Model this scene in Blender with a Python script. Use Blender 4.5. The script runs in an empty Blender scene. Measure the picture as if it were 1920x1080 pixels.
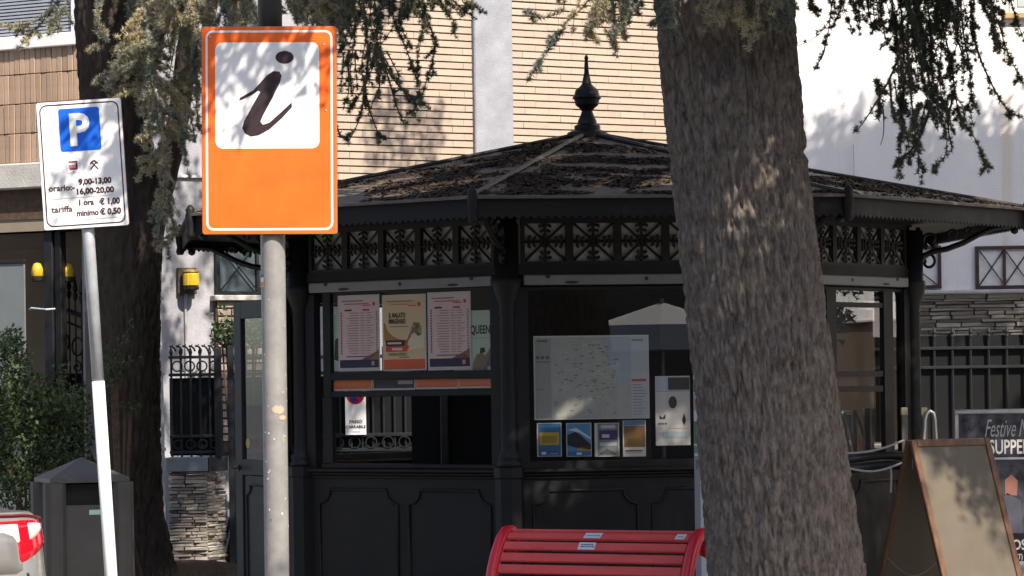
import bpy, math, random
import numpy as np
from mathutils import Vector, Matrix, noise

scene = bpy.context.scene
R = math.radians
PI = math.pi

# ------------------------------------------------------------------ camera
F_PX = 5820.0          # focal length in photograph pixels (1920 wide)
EYE = 1.6              # camera height
HOR = 730.0            # row of the horizon
cam_data = bpy.data.cameras.new("camera")
cam = bpy.data.objects.new("camera", cam_data)
scene.collection.objects.link(cam)
cam.location = (0, 0, EYE)
ROLL = R(0.8)          # the photograph is tilted a little, right side up
cam.rotation_mode = 'QUATERNION'
cam.rotation_quaternion = (Matrix.Rotation(ROLL, 4, 'Y') @ Matrix.Rotation(R(90), 4, 'X')).to_quaternion()
cam_data.sensor_width = 36.0
cam_data.lens = 36.0 * F_PX / 1920.0
cam_data.shift_y = (HOR - 540.0) / 1920.0
cam_data.clip_start = 0.1
cam_data.clip_end = 2000.0
scene.camera = cam

# ------------------------------------------------------------------ sky and sun
SUN_AZ = 35.0          # degrees to the right of straight behind the camera
SUN_EL = 46.0
world = bpy.data.worlds.new("World")
scene.world = world
world.use_nodes = True
wn = world.node_tree
wn.nodes.clear()
w_out = wn.nodes.new("ShaderNodeOutputWorld")
w_bg = wn.nodes.new("ShaderNodeBackground")
w_sky = wn.nodes.new("ShaderNodeTexSky")
w_sky.sky_type = 'NISHITA'
w_sky.sun_disc = False
w_sky.sun_elevation = R(SUN_EL)
w_sky.sun_rotation = R(180.0 - SUN_AZ)
w_sky.air_density = 1.0
w_sky.dust_density = 2.0
w_bg.inputs['Strength'].default_value = 0.125
wn.links.new(w_sky.outputs[0], w_bg.inputs[0])
wn.links.new(w_bg.outputs[0], w_out.inputs[0])

sun_data = bpy.data.lights.new("sun", 'SUN')
sun_data.energy = 5.0
sun_data.angle = R(0.53)
sun_data.color = (1.0, 0.90, 0.76)
sun = bpy.data.objects.new("sun", sun_data)
scene.collection.objects.link(sun)
SUN_DIR = Vector((math.sin(R(SUN_AZ)) * math.cos(R(SUN_EL)), -math.cos(R(SUN_AZ)) * math.cos(R(SUN_EL)), math.sin(R(SUN_EL))))
sun.rotation_euler = (-SUN_DIR).to_track_quat('-Z', 'Y').to_euler()
sun.location = SUN_DIR * 60

vs = scene.view_settings
vs.view_transform = 'Standard'
vs.look = 'None'
vs.exposure = 0.85
vs.gamma = 1.0
vs.use_curve_mapping = False
scene.cycles.max_bounces = 8
scene.cycles.transparent_max_bounces = 16
scene.cycles.sample_clamp_indirect = 6.0
scene.cycles.use_denoising = True

rng = random.Random(7)

# ------------------------------------------------------------------ small helpers
COL = scene.collection


def level(X, Y):
    """undo the camera's roll for a photograph pixel"""
    c, s_ = math.cos(ROLL), math.sin(ROLL)
    dx, dy = X - 960.0, Y - HOR
    return 960.0 + dx * c - dy * s_, HOR + dx * s_ + dy * c


def px(X, Y, D):
    """world point seen at photograph pixel X, Y, standing D metres away"""
    X, Y = level(X, Y)
    return Vector(((X - 960.0) * D / F_PX, D, EYE + (HOR - Y) * D / F_PX))


class MB:
    """collects simple shapes; build() links them as one mesh object"""

    def __init__(self):
        self.v, self.f, self.m = [], [], []
        self.smooth = False

    def poly(self, pts, mi=0):
        n = len(self.v)
        self.v += [tuple(p) for p in pts]
        self.f.append(tuple(range(n, n + len(pts))))
        self.m.append(mi)

    def add(self, vs_, fs_, mi=0):
        n = len(self.v)
        self.v += [tuple(p) for p in vs_]
        for f in fs_:
            self.f.append(tuple(i + n for i in f))
            self.m.append(mi)

    def box(self, x0, x1, y0, y1, z0, z1, mi=0, M=None):
        vs_ = [Vector((x, y, z)) for z in (z0, z1) for (x, y) in ((x0, y0), (x1, y0), (x1, y1), (x0, y1))]
        if M is not None:
            vs_ = [M @ v for v in vs_]
        self.add(vs_, [(3, 2, 1, 0), (4, 5, 6, 7), (0, 1, 5, 4), (1, 2, 6, 5), (2, 3, 7, 6), (3, 0, 4, 7)], mi)

    def bbox(self, x0, x1, y0, y1, z0, z1, b=0.004, mi=0, M=None):
        """box with chamfered edges"""
        b = min(b, (x1 - x0) * .45, (y1 - y0) * .45, (z1 - z0) * .45)
        X = (x0, x1); Yy = (y0, y1); Z = (z0, z1)
        vs_, idx = [], {}
        for i in (0, 1):
            for j in (0, 1):
                for k in (0, 1):
                    sx, sy, sz = (1 - 2 * i) * b, (1 - 2 * j) * b, (1 - 2 * k) * b
                    for a in range(3):
                        p = [X[i] + (0 if a == 0 else sx), Yy[j] + (0 if a == 1 else sy), Z[k] + (0 if a == 2 else sz)]
                        idx[(i, j, k, a)] = len(vs_)
                        vs_.append(M @ Vector(p) if M is not None else Vector(p))
        fs_ = []
        I = idx
        def q(a, b_, c, d): fs_.append((I[a], I[b_], I[c], I[d]))
        for i, fl in ((0, 1), (1, 0)):
            l = [(i, 0, 0, 0), (i, 0, 1, 0), (i, 1, 1, 0), (i, 1, 0, 0)]
            q(*(l if fl else l[::-1]))
            l = [(0, i, 0, 1), (1, i, 0, 1), (1, i, 1, 1), (0, i, 1, 1)]
            q(*(l if fl else l[::-1]))
            l = [(0, 0, i, 2), (0, 1, i, 2), (1, 1, i, 2), (1, 0, i, 2)]
            q(*(l if fl else l[::-1]))
        for i in (0, 1):
            for j in (0, 1):
                q((i, j, 0, 0), (i, j, 0, 1), (i, j, 1, 1), (i, j, 1, 0))
                q((i, 0, j, 0), (i, 0, j, 2), (i, 1, j, 2), (i, 1, j, 0))
                q((0, i, j, 1), (0, i, j, 2), (1, i, j, 2), (1, i, j, 1))
                for k in (0, 1):
                    fs_.append((I[(i, j, k, 0)], I[(i, j, k, 1)], I[(i, j, k, 2)]))
        self.add(vs_, fs_, mi)

    def tube(self, pts, r, n=6, mi=0, closed=False, flat=1.0):
        pts = [Vector(p) for p in pts]
        if not isinstance(r, (list, tuple)):
            r = [r] * len(pts)
        base = len(self.v)
        up = None
        m = len(pts)
        for i, p in enumerate(pts):
            if closed:
                t = (pts[(i + 1) % m] - pts[i - 1])
            else:
                t = (pts[min(i + 1, m - 1)] - pts[max(i - 1, 0)])
            if t.length < 1e-9:
                t = Vector((0, 0, 1))
            t.normalize()
            if up is None:
                up = Vector((0, 0, 1)) if abs(t.z) < .9 else Vector((1, 0, 0))
            a = t.cross(up)
            if a.length < 1e-6:
                a = t.orthogonal()
            a.normalize()
            b = a.cross(t).normalized()
            up = b
            for k in range(n):
                an = 2 * PI * k / n
                self.v.append(tuple(p + a * (math.cos(an) * r[i]) + b * (math.sin(an) * r[i] * flat)))
        segs = m if closed else m - 1
        for i in range(segs):
            j = (i + 1) % m
            for k in range(n):
                l = (k + 1) % n
                self.f.append((base + i * n + k, base + j * n + k, base + j * n + l, base + i * n + l)); self.m.append(mi)
        if not closed:
            self.f.append(tuple(base + k for k in range(n))); self.m.append(mi)
            self.f.append(tuple(base + (m - 1) * n + k for k in range(n))[::-1]); self.m.append(mi)

    def lathe(self, prof, n=16, c=(0, 0, 0), mi=0):
        """prof: list of (radius, z)"""
        base = len(self.v)
        for (r, z) in prof:
            for k in range(n):
                a = 2 * PI * (k + .5) / n
                self.v.append((c[0] + r * math.cos(a), c[1] + r * math.sin(a), c[2] + z))
        for i in range(len(prof) - 1):
            for k in range(n):
                l = (k + 1) % n
                self.f.append((base + i * n + k, base + i * n + l, base + (i + 1) * n + l, base + (i + 1) * n + k)); self.m.append(mi)
        self.f.append(tuple(base + k for k in range(n))[::-1]); self.m.append(mi)
        b2 = base + (len(prof) - 1) * n
        self.f.append(tuple(b2 + k for k in range(n))); self.m.append(mi)

    def prism(self, pts2, y0, y1, mi=0, plane='xz'):
        """outline in x,z pulled from y0 to y1 (front y0)"""
        n = len(pts2)
        if plane == 'xz':
            vs_ = [(p[0], y0, p[1]) for p in pts2] + [(p[0], y1, p[1]) for p in pts2]
        else:
            vs_ = [(p[0], p[1], y0) for p in pts2] + [(p[0], p[1], y1) for p in pts2]
        fs_ = [tuple(range(n)), tuple(range(2 * n - 1, n - 1, -1))]
        for i in range(n):
            j = (i + 1) % n
            fs_.append((i, i + n, j + n, j))
        self.add(vs_, fs_, mi)

    def mesh(self, name, mats, smooth=False):
        me = bpy.data.meshes.new(name)
        me.from_pydata(self.v, [], self.f)
        if not isinstance(mats, (list, tuple)):
            mats = [mats]
        for mt in mats:
            me.materials.append(mt)
        if len(mats) > 1:
            me.polygons.foreach_set("material_index", self.m)
        if smooth:
            me.polygons.foreach_set("use_smooth", [True] * len(me.polygons))
        me.update()
        return me

    def build(self, name, mats, parent=None, loc=(0, 0, 0), rz=0.0, smooth=False):
        return link(name, self.mesh(name, mats, smooth), parent, loc, rz)


def link(name, me, parent=None, loc=(0, 0, 0), rz=0.0):
    o = bpy.data.objects.new(name, me)
    COL.objects.link(o)
    o.location = loc
    o.rotation_euler = (0, 0, rz)
    if parent is not None:
        o.parent = parent
    return o


def thing(name, label, cat, loc=(0, 0, 0), rz=0.0, group=None):
    o = link(name, None, None, loc, rz)
    o.empty_display_size = .2
    return tag(o, label, cat, group)


def tag(o, label, cat, group=None):
    o['label'] = label
    o['category'] = cat
    if group:
        o['group'] = group
    return o


def structure(o):
    o['kind'] = 'structure'
    return o


def stuff(o):
    o['kind'] = 'stuff'
    return o


def recalc(o):
    import bmesh
    bm = bmesh.new(); bm.from_mesh(o.data)
    bmesh.ops.recalc_face_normals(bm, faces=bm.faces)
    bm.to_mesh(o.data); bm.free()
    return o


# frames: a vertical plane with an origin on the ground and a turn; x runs to the right, y inwards, z up
class Frame:
    def __init__(self, ox, oy, phi):
        self.o = (ox, oy); self.phi = phi
        self.c, self.s = math.cos(phi), math.sin(phi)

    def uv(self, X, Y, inset=0.0):
        """pixel -> (u, z) on the plane lying inset metres behind the frame's own"""
        X, Y = level(X, Y)
        dx = (X - 960.0) / F_PX
        ox = self.o[0] - self.s * inset; oy = self.o[1] + self.c * inset
        # (dx*t, t) = (ox + c u, oy + s u)
        t = (ox * self.s - oy * self.c) / (dx * self.s - self.c)
        u = (dx * t - ox) * self.c + (t - oy) * self.s
        return u, EYE + (HOR - Y) * t / F_PX

    def world(self, u, y, z):
        return Vector((self.o[0] + self.c * u - self.s * y, self.o[1] + self.s * u + self.c * y, z))


# ------------------------------------------------------------------ materials
MATS = {}


def mat(name, col, rough=.6, metal=0.0, var=0.0, scale=8.0, bump=0.0, bscale=60.0, col2=None, rand=0.0, spec=.5,
        stretch=None, coat=0.0, bdist=.01):
    """procedural material: base colour, noise towards col2, per-object change, fine relief"""
    if name in MATS:
        return MATS[name]
    m = bpy.data.materials.new(name)
    m.use_nodes = True
    nt = m.node_tree
    b = nt.nodes['Principled BSDF']
    b.inputs['Roughness'].default_value = rough
    b.inputs['Metallic'].default_value = metal
    b.inputs['Specular IOR Level'].default_value = spec
    b.inputs['Coat Weight'].default_value = coat
    c = (*col, 1.0)
    b.inputs['Base Color'].default_value = c
    tc = nt.nodes.new('ShaderNodeTexCoord')
    src = tc.outputs['Object']
    if stretch:
        mp = nt.nodes.new('ShaderNodeMapping')
        mp.inputs['Scale'].default_value = stretch
        nt.links.new(src, mp.inputs[0]); src = mp.outputs[0]
    out = None
    if var > 0 or col2 is not None:
        n1 = nt.nodes.new('ShaderNodeTexNoise')
        n1.inputs['Scale'].default_value = scale
        n1.inputs['Detail'].default_value = 6
        n1.inputs['Roughness'].default_value = .65
        nt.links.new(src, n1.inputs['Vector'])
        rp = nt.nodes.new('ShaderNodeValToRGB')
        rp.color_ramp.elements[0].position = .35
        rp.color_ramp.elements[1].position = .68
        c2 = col2 if col2 is not None else tuple(max(0, x * (1 - var)) for x in col)
        rp.color_ramp.elements[0].color = (*c2, 1)
        rp.color_ramp.elements[1].color = c
        nt.links.new(n1.outputs['Fac'], rp.inputs[0])
        out = rp.outputs[0]
        rr = nt.nodes.new('ShaderNodeMapRange')
        rr.inputs[3].default_value = max(0, rough - .12); rr.inputs[4].default_value = min(1, rough + .1)
        nt.links.new(n1.outputs['Fac'], rr.inputs[0])
        nt.links.new(rr.outputs[0], b.inputs['Roughness'])
    if rand > 0:
        oi = nt.nodes.new('ShaderNodeObjectInfo')
        hs = nt.nodes.new('ShaderNodeHueSaturation')
        mr = nt.nodes.new('ShaderNodeMapRange')
        mr.inputs[3].default_value = 1 - rand; mr.inputs[4].default_value = 1 + rand
        nt.links.new(oi.outputs['Random'], mr.inputs[0])
        nt.links.new(mr.outputs[0], hs.inputs['Value'])
        if out is not None:
            nt.links.new(out, hs.inputs['Color'])
        else:
            hs.inputs['Color'].default_value = c
        out = hs.outputs[0]
    if out is not None:
        nt.links.new(out, b.inputs['Base Color'])
    if bump > 0:
        n2 = nt.nodes.new('ShaderNodeTexNoise')
        n2.inputs['Scale'].default_value = bscale
        n2.inputs['Detail'].default_value = 5
        nt.links.new(src, n2.inputs['Vector'])
        bp = nt.nodes.new('ShaderNodeBump')
        bp.inputs['Strength'].default_value = bump
        bp.inputs['Distance'].default_value = bdist
        nt.links.new(n2.outputs['Fac'], bp.inputs['Height'])
        nt.links.new(bp.outputs[0], b.inputs['Normal'])
    MATS[name] = m
    return m


def srgb(r, g, b):
    def f(c):
        c /= 255.0
        return c / 12.92 if c <= .04045 else ((c + .055) / 1.055) ** 2.4
    return (f(r), f(g), f(b))


def ink(r, g, b):
    """flat print or enamel in an sRGB colour"""
    n = 'ink_%d_%d_%d' % (r, g, b)
    return MATS.get(n) or mat(n, srgb(r, g, b), rough=.5, spec=.3)


def glass(name, tint=(.95, .94, .93), rough=0.0, alpha=.93):
    """thin pane: clear with a mirror reflection at grazing angles"""
    if name in MATS:
        return MATS[name]
    m = bpy.data.materials.new(name)
    m.use_nodes = True
    nt = m.node_tree
    nt.nodes.clear()
    o = nt.nodes.new('ShaderNodeOutputMaterial')
    tr = nt.nodes.new('ShaderNodeBsdfTransparent')
    tr.inputs[0].default_value = (*[t * alpha for t in tint], 1)
    gl = nt.nodes.new('ShaderNodeBsdfGlossy')
    gl.inputs['Roughness'].default_value = rough
    gl.inputs[0].default_value = (1, 1, 1, 1)
    fr = nt.nodes.new('ShaderNodeFresnel')
    fr.inputs[0].default_value = 1.52
    # both faces of the sheet mirror; count them together on the side that is looked at
    ge = nt.nodes.new('ShaderNodeNewGeometry')
    inv = nt.nodes.new('ShaderNodeMath'); inv.operation = 'SUBTRACT'; inv.inputs[0].default_value = 1.0
    nt.links.new(ge.outputs['Backfacing'], inv.inputs[1])
    m2 = nt.nodes.new('ShaderNodeMath'); m2.operation = 'MULTIPLY'; m2.inputs[1].default_value = 1.9
    nt.links.new(fr.outputs[0], m2.inputs[0])
    mt = nt.nodes.new('ShaderNodeMath'); mt.operation = 'MULTIPLY'; mt.use_clamp = True
    nt.links.new(m2.outputs[0], mt.inputs[0]); nt.links.new(inv.outputs[0], mt.inputs[1])
    mx = nt.nodes.new('ShaderNodeMixShader')
    nt.links.new(mt.outputs[0], mx.inputs[0])
    nt.links.new(tr.outputs[0], mx.inputs[1]); nt.links.new(gl.outputs[0], mx.inputs[2])
    nt.links.new(mx.outputs[0], o.inputs[0])
    MATS[name] = m
    return m


def text_mb(txt, size, bold=0.0, shear=0.0, align='LEFT', spacing=1.0, squeeze=1.0):
    """letters as flat faces in x,z (y = 0), baseline at z = 0; returns MB"""
    cu = bpy.data.curves.new('t', 'FONT')
    cu.body = txt
    cu.size = size
    cu.offset = bold
    cu.shear = shear
    cu.align_x = align
    cu.space_character = spacing
    cu.resolution_u = 3
    o = bpy.data.objects.new('t', cu)
    COL.objects.link(o)
    dg = bpy.context.evaluated_depsgraph_get()
    me = bpy.data.meshes.new_from_object(o.evaluated_get(dg))
    mb = MB()
    vv = [(v.co.x * squeeze, 0.0, v.co.y) for v in me.vertices]
    mb.add(vv, [tuple(p.vertices) for p in me.polygons])
    bpy.data.objects.remove(o)
    bpy.data.meshes.remove(me)
    bpy.data.curves.remove(cu)
    return mb


def put_text(dst, txt, size, x, z, y=0.0, mi=0, **kw):
    t = text_mb(txt, size, **kw)
    dst.add([(v[0] + x, y, v[2] + z) for v in t.v], t.f, mi)


def rrect(x0, x1, z0, z1, r, n=5):
    pts = []
    for (cx, cz, a0) in ((x1 - r, z1 - r, 0), (x0 + r, z1 - r, 90), (x0 + r, z0 + r, 180), (x1 - r, z0 + r, 270)):
        for k in range(n + 1):
            a = R(a0 + 90 * k / n)
            pts.append((cx + r * math.cos(a), cz + r * math.sin(a)))
    return pts[::-1]   # clockwise seen from the front (-y)


def ring_print(dst, x0, x1, z0, z1, r, w, y, mi=0, n=5):
    a = rrect(x0, x1, z0, z1, r, n)
    b = rrect(x0 + w, x1 - w, z0 + w, z1 - w, max(r - w, .002), n)
    k = len(a)
    dst.add([(p[0], y, p[1]) for p in a] + [(p[0], y, p[1]) for p in b],
            [(i, (i + 1) % k, (i + 1) % k + k, i + k) for i in range(k)], mi)

# ------------------------------------------------------------------ shared materials
M_CHAR = mat('charcoal_paint', (.0068, .0071, .0078), rough=.55, col2=(.0115, .0115, .0118), scale=2.6, bump=.08, bscale=40, spec=.28)
M_IRON = mat('wrought_iron', (.009, .009, .0095), rough=.5, var=.3, scale=14, bump=.15, bscale=90, spec=.4)
M_FENCE = mat('dark_blue_grey_paint', (.013, .0155, .020), rough=.5, var=.3, scale=10, spec=.4)
M_PLASTER = mat('white_plaster', (.40, .40, .44), rough=.9, col2=(.27, .27, .295), scale=2.2, bump=.35, bscale=55, spec=.2)
M_BRICK = mat('yellow_brick', (.455, .375, .31), rough=.85, col2=(.40, .325, .265), scale=5, bump=.25, bscale=120, rand=.05, spec=.2)
M_MORTAR = mat('brown_mortar', (.12, .085, .06), rough=.95, var=.4, scale=20, spec=.1)
M_TILE = mat('brown_clinker', (.385, .275, .205), rough=.75, col2=(.33, .23, .165), scale=12, bump=.3, bscale=90, rand=.16, spec=.3)
M_CONC = mat('concrete', (.50, .49, .47), rough=.9, col2=(.38, .37, .35), scale=4, bump=.4, bscale=50, spec=.2)
M_BEIGE = mat('beige_render', (.30, .25, .19), rough=.9, var=.25, scale=3, bump=.2, bscale=70, spec=.2)
M_STONE = mat('split_stone', (.44, .40, .35), rough=.9, col2=(.27, .24, .21), scale=18, bump=.7, bscale=60, rand=.38, spec=.2)
M_SHEET = mat('black_sheet', (.005, .0055, .0065), rough=.6, var=.3, scale=4, spec=.25)
M_ALU = mat('aluminium', (.62, .63, .65), rough=.35, metal=.9, var=.15, scale=12)
M_GALV = mat('galvanised_steel', (.58, .61, .64), rough=.5, metal=.35, col2=(.45, .48, .52), scale=16, bump=.05, bscale=60)
M_GLASS = glass('window_glass')
M_DARKGLASS = mat('frosted_pane', (.085, .11, .125), rough=.25, var=.3, scale=2.5, spec=.6)
M_WHITEP = mat('white_enamel', (.80, .80, .81), rough=.35, var=.06, scale=6, spec=.5)
M_SOIL = mat('soil', (.085, .06, .042), rough=1, var=.5, scale=14, bump=1, bscale=40, spec=.1)
M_YELLOW = mat('amber_lens', (.62, .40, .03), rough=.25, var=.2, scale=30, spec=.6)
M_PIPE = mat('pale_pipe', (.42, .42, .43), rough=.5, var=.3, scale=9)


# ------------------------------------------------------------------ ground
mb = MB()
mb.poly([(-300, -300, 0), (300, -300, 0), (300, 300, 0), (-300, 300, 0)])
structure(mb.build('ground', mat('asphalt', (.075, .074, .072), rough=.9, col2=(.05, .05, .05), scale=3, bump=.5, bscale=70)))
mb = MB()
mb.box(-14, 14, 13.9, 33, .005, .13)
structure(mb.build('pavement', mat('pavement_concrete', (.30, .285, .265), rough=.9, col2=(.22, .21, .195), scale=2.5, bump=.4, bscale=60)))
mb = MB()
mb.bbox(-14, 14, 13.70, 13.897, .004, .134, .015)
structure(mb.build('kerb', M_CONC))
# raised planting bed round the left tree
mb = MB()
nx, ny = 34, 30
x0, x1, y0, y1 = -6.2, -1.75, 20.3, 24.9
for j in range(ny + 1):
    for i in range(nx + 1):
        x = x0 + (x1 - x0) * i / nx; y = y0 + (y1 - y0) * j / ny
        e = min(1, min(i, nx - i, j, ny - j) / 3.0)
        h = .131 + e * (.11 + .10 * noise.noise((x * 1.3, y * 1.3, 0)))
        mb.v.append((x, y, h))
for j in range(ny):
    for i in range(nx):
        a = j * (nx + 1) + i
        mb.f.append((a, a + 1, a + nx + 2, a + nx + 1)); mb.m.append(0)
structure(mb.build('planting_bed', M_SOIL, smooth=True))


# ------------------------------------------------------------------ pieces shared by walls
def jitter_box_mesh(name, L, T, H, b, material, n=5, j=.0, seed=1):
    """n variants of one chamfered block, centred in x and z, front at y = 0"""
    r_ = random.Random(seed)
    out = []
    for _ in range(n):
        m = MB()
        m.bbox(-L / 2, L / 2, 0, T, -H / 2, H / 2, b)
        m.v = [(v[0] + r_.uniform(-j, j), v[1] + (r_.uniform(-j, j) if v[1] < T * .5 else 0), v[2] + r_.uniform(-j, j)) for v in m.v]
        out.append(m.mesh(name, material))
    return out


def stones(parent, u0, u1, z0, z1, y, name='stone', seed=3, hmin=.022, hmax=.045, lmin=.09, lmax=.30, rz=0.0, off=(0, 0)):
    """courses of split stone, each stone an object; laid from u0 to u1 in the parent's x,z"""
    r_ = random.Random(seed)
    base = jitter_box_mesh(name, 1, .06, 1, .02, M_STONE, 5, .0, seed)
    for me in base:   # unit stones with rough fronts
        rr = random.Random(seed + 11)
        for v in me.vertices:
            if v.co.y < .03:
                v.co.y += r_.uniform(-.012, .012)
    z = z0
    while z < z1 - .004:
        h = min(r_.uniform(hmin, hmax), z1 - z)
        u = u0
        while u < u1 - .004:
            L = r_.uniform(lmin, lmax)
            if u1 - u - L < lmin * .6:
                L = u1 - u
            o = link(name, r_.choice(base), parent)
            dep = r_.uniform(-.016, .010)
            c, s = math.cos(rz), math.sin(rz)
            uu, yy = u + L / 2, y + dep
            o.location = (off[0] + c * uu - s * yy, off[1] + s * uu + c * yy, z + h / 2)
            o.rotation_euler = (r_.uniform(-.06, .06), r_.uniform(-.012, .012), rz)
            o.scale = (L - .006, 1, h - .005)
            u += L
        z += h


# ------------------------------------------------------------------ brick apartment building behind the kiosk
FA = Frame(0.0, 27.4, R(30))
bA = thing('apartment_building', 'apartment building with thin yellow brick courses and a pale concrete pilaster behind the kiosk', 'building',
           (FA.o[0], FA.o[1], 0), FA.phi)
uL, _ = FA.uv(190, 300); uR, _ = FA.uv(1520, 300)
mb = MB()
mb.box(uL, uR, .10, .45, 0, 10.5)
mb.build('wall', M_PLASTER, bA)
ub0, _ = FA.uv(604, 100); ub1, _ = FA.uv(885, 100); ub2, _ = FA.uv(957, 100); ub3, _ = FA.uv(1350, 100)
CRS, JH, BL, JV = .0622, .0118, .25, .0008
zlow = 2.95
mb = MB()
mb.box(ub0, ub1 + .01, .016, .097, zlow, 7.9)
mb.box(ub2 - .01, ub3, .016, .097, zlow, 7.9)
mb.build('mortar_bed', M_MORTAR, bA)
mb = MB()
mb.bbox(ub1, ub2, -.045, .10, 0.1, 8.0, .01)
mb.build('pilaster', mat('pale_concrete', (.33, .34, .385), rough=.9, col2=(.24, .25, .29), scale=5, bump=.5, bscale=90, spec=.2), bA)
full = jitter_box_mesh('brick', BL - JV, .075, CRS - JH, .0016, M_BRICK, 8, .0007, 5)
rest = MB()
nb = 0
for (ua, ub, xmax) in ((ub0, ub1, 885), (ub2, ub3, 1262)):
    row = 0
    z = zlow + .03
    while z < 7.85:
        off = -(row % 2) * BL * .5 + ((row * 37) % 5) * .004
        u = ua + off
        Yrow = HOR - (z - EYE) * F_PX / (27.4 + (ua + .6) * .5)
        while u < ub - .01:
            a, b = max(u, ua), min(u + BL, ub)
            if b - a > .03:
                uvis, _ = FA.uv(xmax, Yrow)
                ylim = 338 if xmax == 885 else 296
                show = -14 < Yrow < ylim and a < uvis and nb < 298
                if show:
                    o = link('brick', full[rng.randrange(8)], bA)
                    o.location = ((a + b) / 2, rng.uniform(-.0035, .003), z + (CRS - JH) / 2)
                    o.scale = ((b - a - JV) / (BL - JV), 1, 1)
                    o.rotation_euler = (rng.uniform(-.012, .012), rng.uniform(-.003, .003), rng.uniform(-.004, .004))
                    nb += 1
                else:
                    rest.bbox(a + JV / 2, b - JV / 2, 0, .075, z, z + CRS - JH, .004)
            u += BL
        z += CRS
        row += 1
stuff(rest.build('brick_courses', M_BRICK, bA))
# lower window with crossed bars, left of the kiosk
wu0, wz1 = FA.uv(410, 448); wu1, wz0 = FA.uv(566, 553)
def lattice_window(parent, u0, u1, z0, z1, nx_, y=.07, framem=None, sill=True):
    w = MB()
    fr = framem or M_FENCE
    t = .03
    w.box(u0, u1, y - .02, y + .05, z1 - t, z1); w.box(u0, u1, y - .02, y + .05, z0, z0 + t)
    w.box(u0, u0 + t, y - .02, y + .05, z0 + t, z1 - t); w.box(u1 - t, u1, y - .02, y + .05, z0 + t, z1 - t)
    o = w.build('window', fr, parent)
    g = MB(); g.box(u0 + t, u1 - t, y + .012, y + .02, z0 + t, z1 - t)
    g.build('pane', M_DARKGLASS, o)
    for i in range(nx_):
        a = u0 + t + (u1 - u0 - 2 * t) * i / nx_; b = u0 + t + (u1 - u0 - 2 * t) * (i + 1) / nx_
        for (p, q) in (((a, z0 + t), (b, z1 - t)), ((a, z1 - t), (b, z0 + t))):
            g = MB(); yy = y - .004 if p[1] < q[1] else y - .016
            g.tube([(p[0], yy, p[1]), (q[0], yy, q[1])], .006, 5)
            g.build('bar', fr, o)
        if i:
            g = MB(); g.box(a - .012, a + .012, y - .018, y + .01, z0 + t, z1 - t); g.build('mullion', fr, o)
    return o
lattice_window(bA, wu0, wu1, wz0, wz1, 2)
mb = MB(); mb.bbox(wu0 - .04, wu1 + .04, .0, .1, wz0 - .05, wz0 - .003, .006); mb.build('sill', M_CONC, bA)
# yellow brick dado under that window
lb = MB()
zz = wz0 - .055
r_ = random.Random(9)
row = 0
while zz > 1.2:
    u = wu0 + .0 - (row % 2) * .12
    while u < wu1 - .02:
        a, b = max(u, wu0), min(u + .25, wu1)
        if b - a > .03:
            o = link('brick', full[r_.randrange(6)], bA)
            o.location = ((a + b) / 2, .045 + r_.uniform(-.004, .004), zz - .025)
            o.scale = ((b - a - .01) / (BL - JV), 1, 1.0)
        u += .25
    zz -= .066
    row += 1
mb = MB(); mb.box(wu0 - .01, wu1 + .01, .06, .099, 1.1, wz0 - .052); mb.build('mortar_bed', M_MORTAR, bA)
# thin string course
su, sz = FA.uv(345, 329); su2, _ = FA.uv(604, 329)
mb = MB(); mb.box(su - .4, su2, .07, .099, sz - .01, sz + .012); mb.build('string_course', M_WHITEP, bA)

# alarm siren on the plaster, with its conduit
u, z = FA.uv(357, 526)
p = FA.world(u, 0.0, z)
t = thing('alarm_siren', 'small yellow alarm box with dark bracket on the grey plaster wall', 'alarm', (p.x, p.y, z - .09), FA.phi)
mb = MB(); mb.bbox(-.085, .085, .055, .098, -.02, .20, .006); mb.build('back_plate', mat('rusty_plate', (.10, .07, .045), rough=.8, var=.5, scale=20), t)
mb = MB(); mb.lathe([(.05, .04), (.068, .05), (.07, .09), (.07, .14), (.055, .155)], 14, (0, -.015, 0)); mb.build('lens', M_YELLOW, t, smooth=False)
mb = MB(); mb.lathe([(.062, .012), (.066, .018), (.066, .038), (.05, .042)], 14, (0, -.015, 0)); mb.build('base', M_IRON, t)
mb = MB(); mb.lathe([(.058, .153), (.07, .160), (.068, .17), (.02, .185)], 14, (0, -.015, 0)); mb.build('cap', mat('brass_cap', (.35, .25, .06), rough=.4, metal=.3, var=.4, scale=30), t)
mb = MB(); mb.tube([(-.01, .075, .01), (-.01, .085, -.10), (-.01, .085, -.80)], .011, 7); mb.build('conduit', M_PIPE, t)

# ------------------------------------------------------------------ white plaster building on the right
FB = Frame(3.0, 27.0, R(-1.5))
bB = thing('plaster_building', 'white plaster building with rust streaks above a split stone plinth', 'building', (FB.o[0], FB.o[1], 0), FB.phi)
mW = mat('stained_white_plaster', (.86, .86, .87), rough=.9, col2=(.78, .78, .80), scale=1.3, bump=.3, bscale=70, spec=.15)
nt = mW.node_tree
bs = nt.nodes['Principled BSDF']
old = bs.inputs['Base Color'].links[0].from_socket
tc = nt.nodes.new('ShaderNodeTexCoord'); mp = nt.nodes.new('ShaderNodeMapping'); mp.inputs['Scale'].default_value = (2.6, .05, .10)
mp.inputs['Location'].default_value = (.55, 0, .3)
nn = nt.nodes.new('ShaderNodeTexNoise'); nn.inputs['Scale'].default_value = 1.6; nn.inputs['Detail'].default_value = 3
rp = nt.nodes.new('ShaderNodeValToRGB'); rp.color_ramp.elements[0].position = .57; rp.color_ramp.elements[1].position = .75
rp.color_ramp.elements[0].color = (0, 0, 0, 1); rp.color_ramp.elements[1].color = (.75, .75, .75, 1)
mx = nt.nodes.new('ShaderNodeMixRGB'); mx.inputs[2].default_value = (.66, .50, .30, 1)
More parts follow.
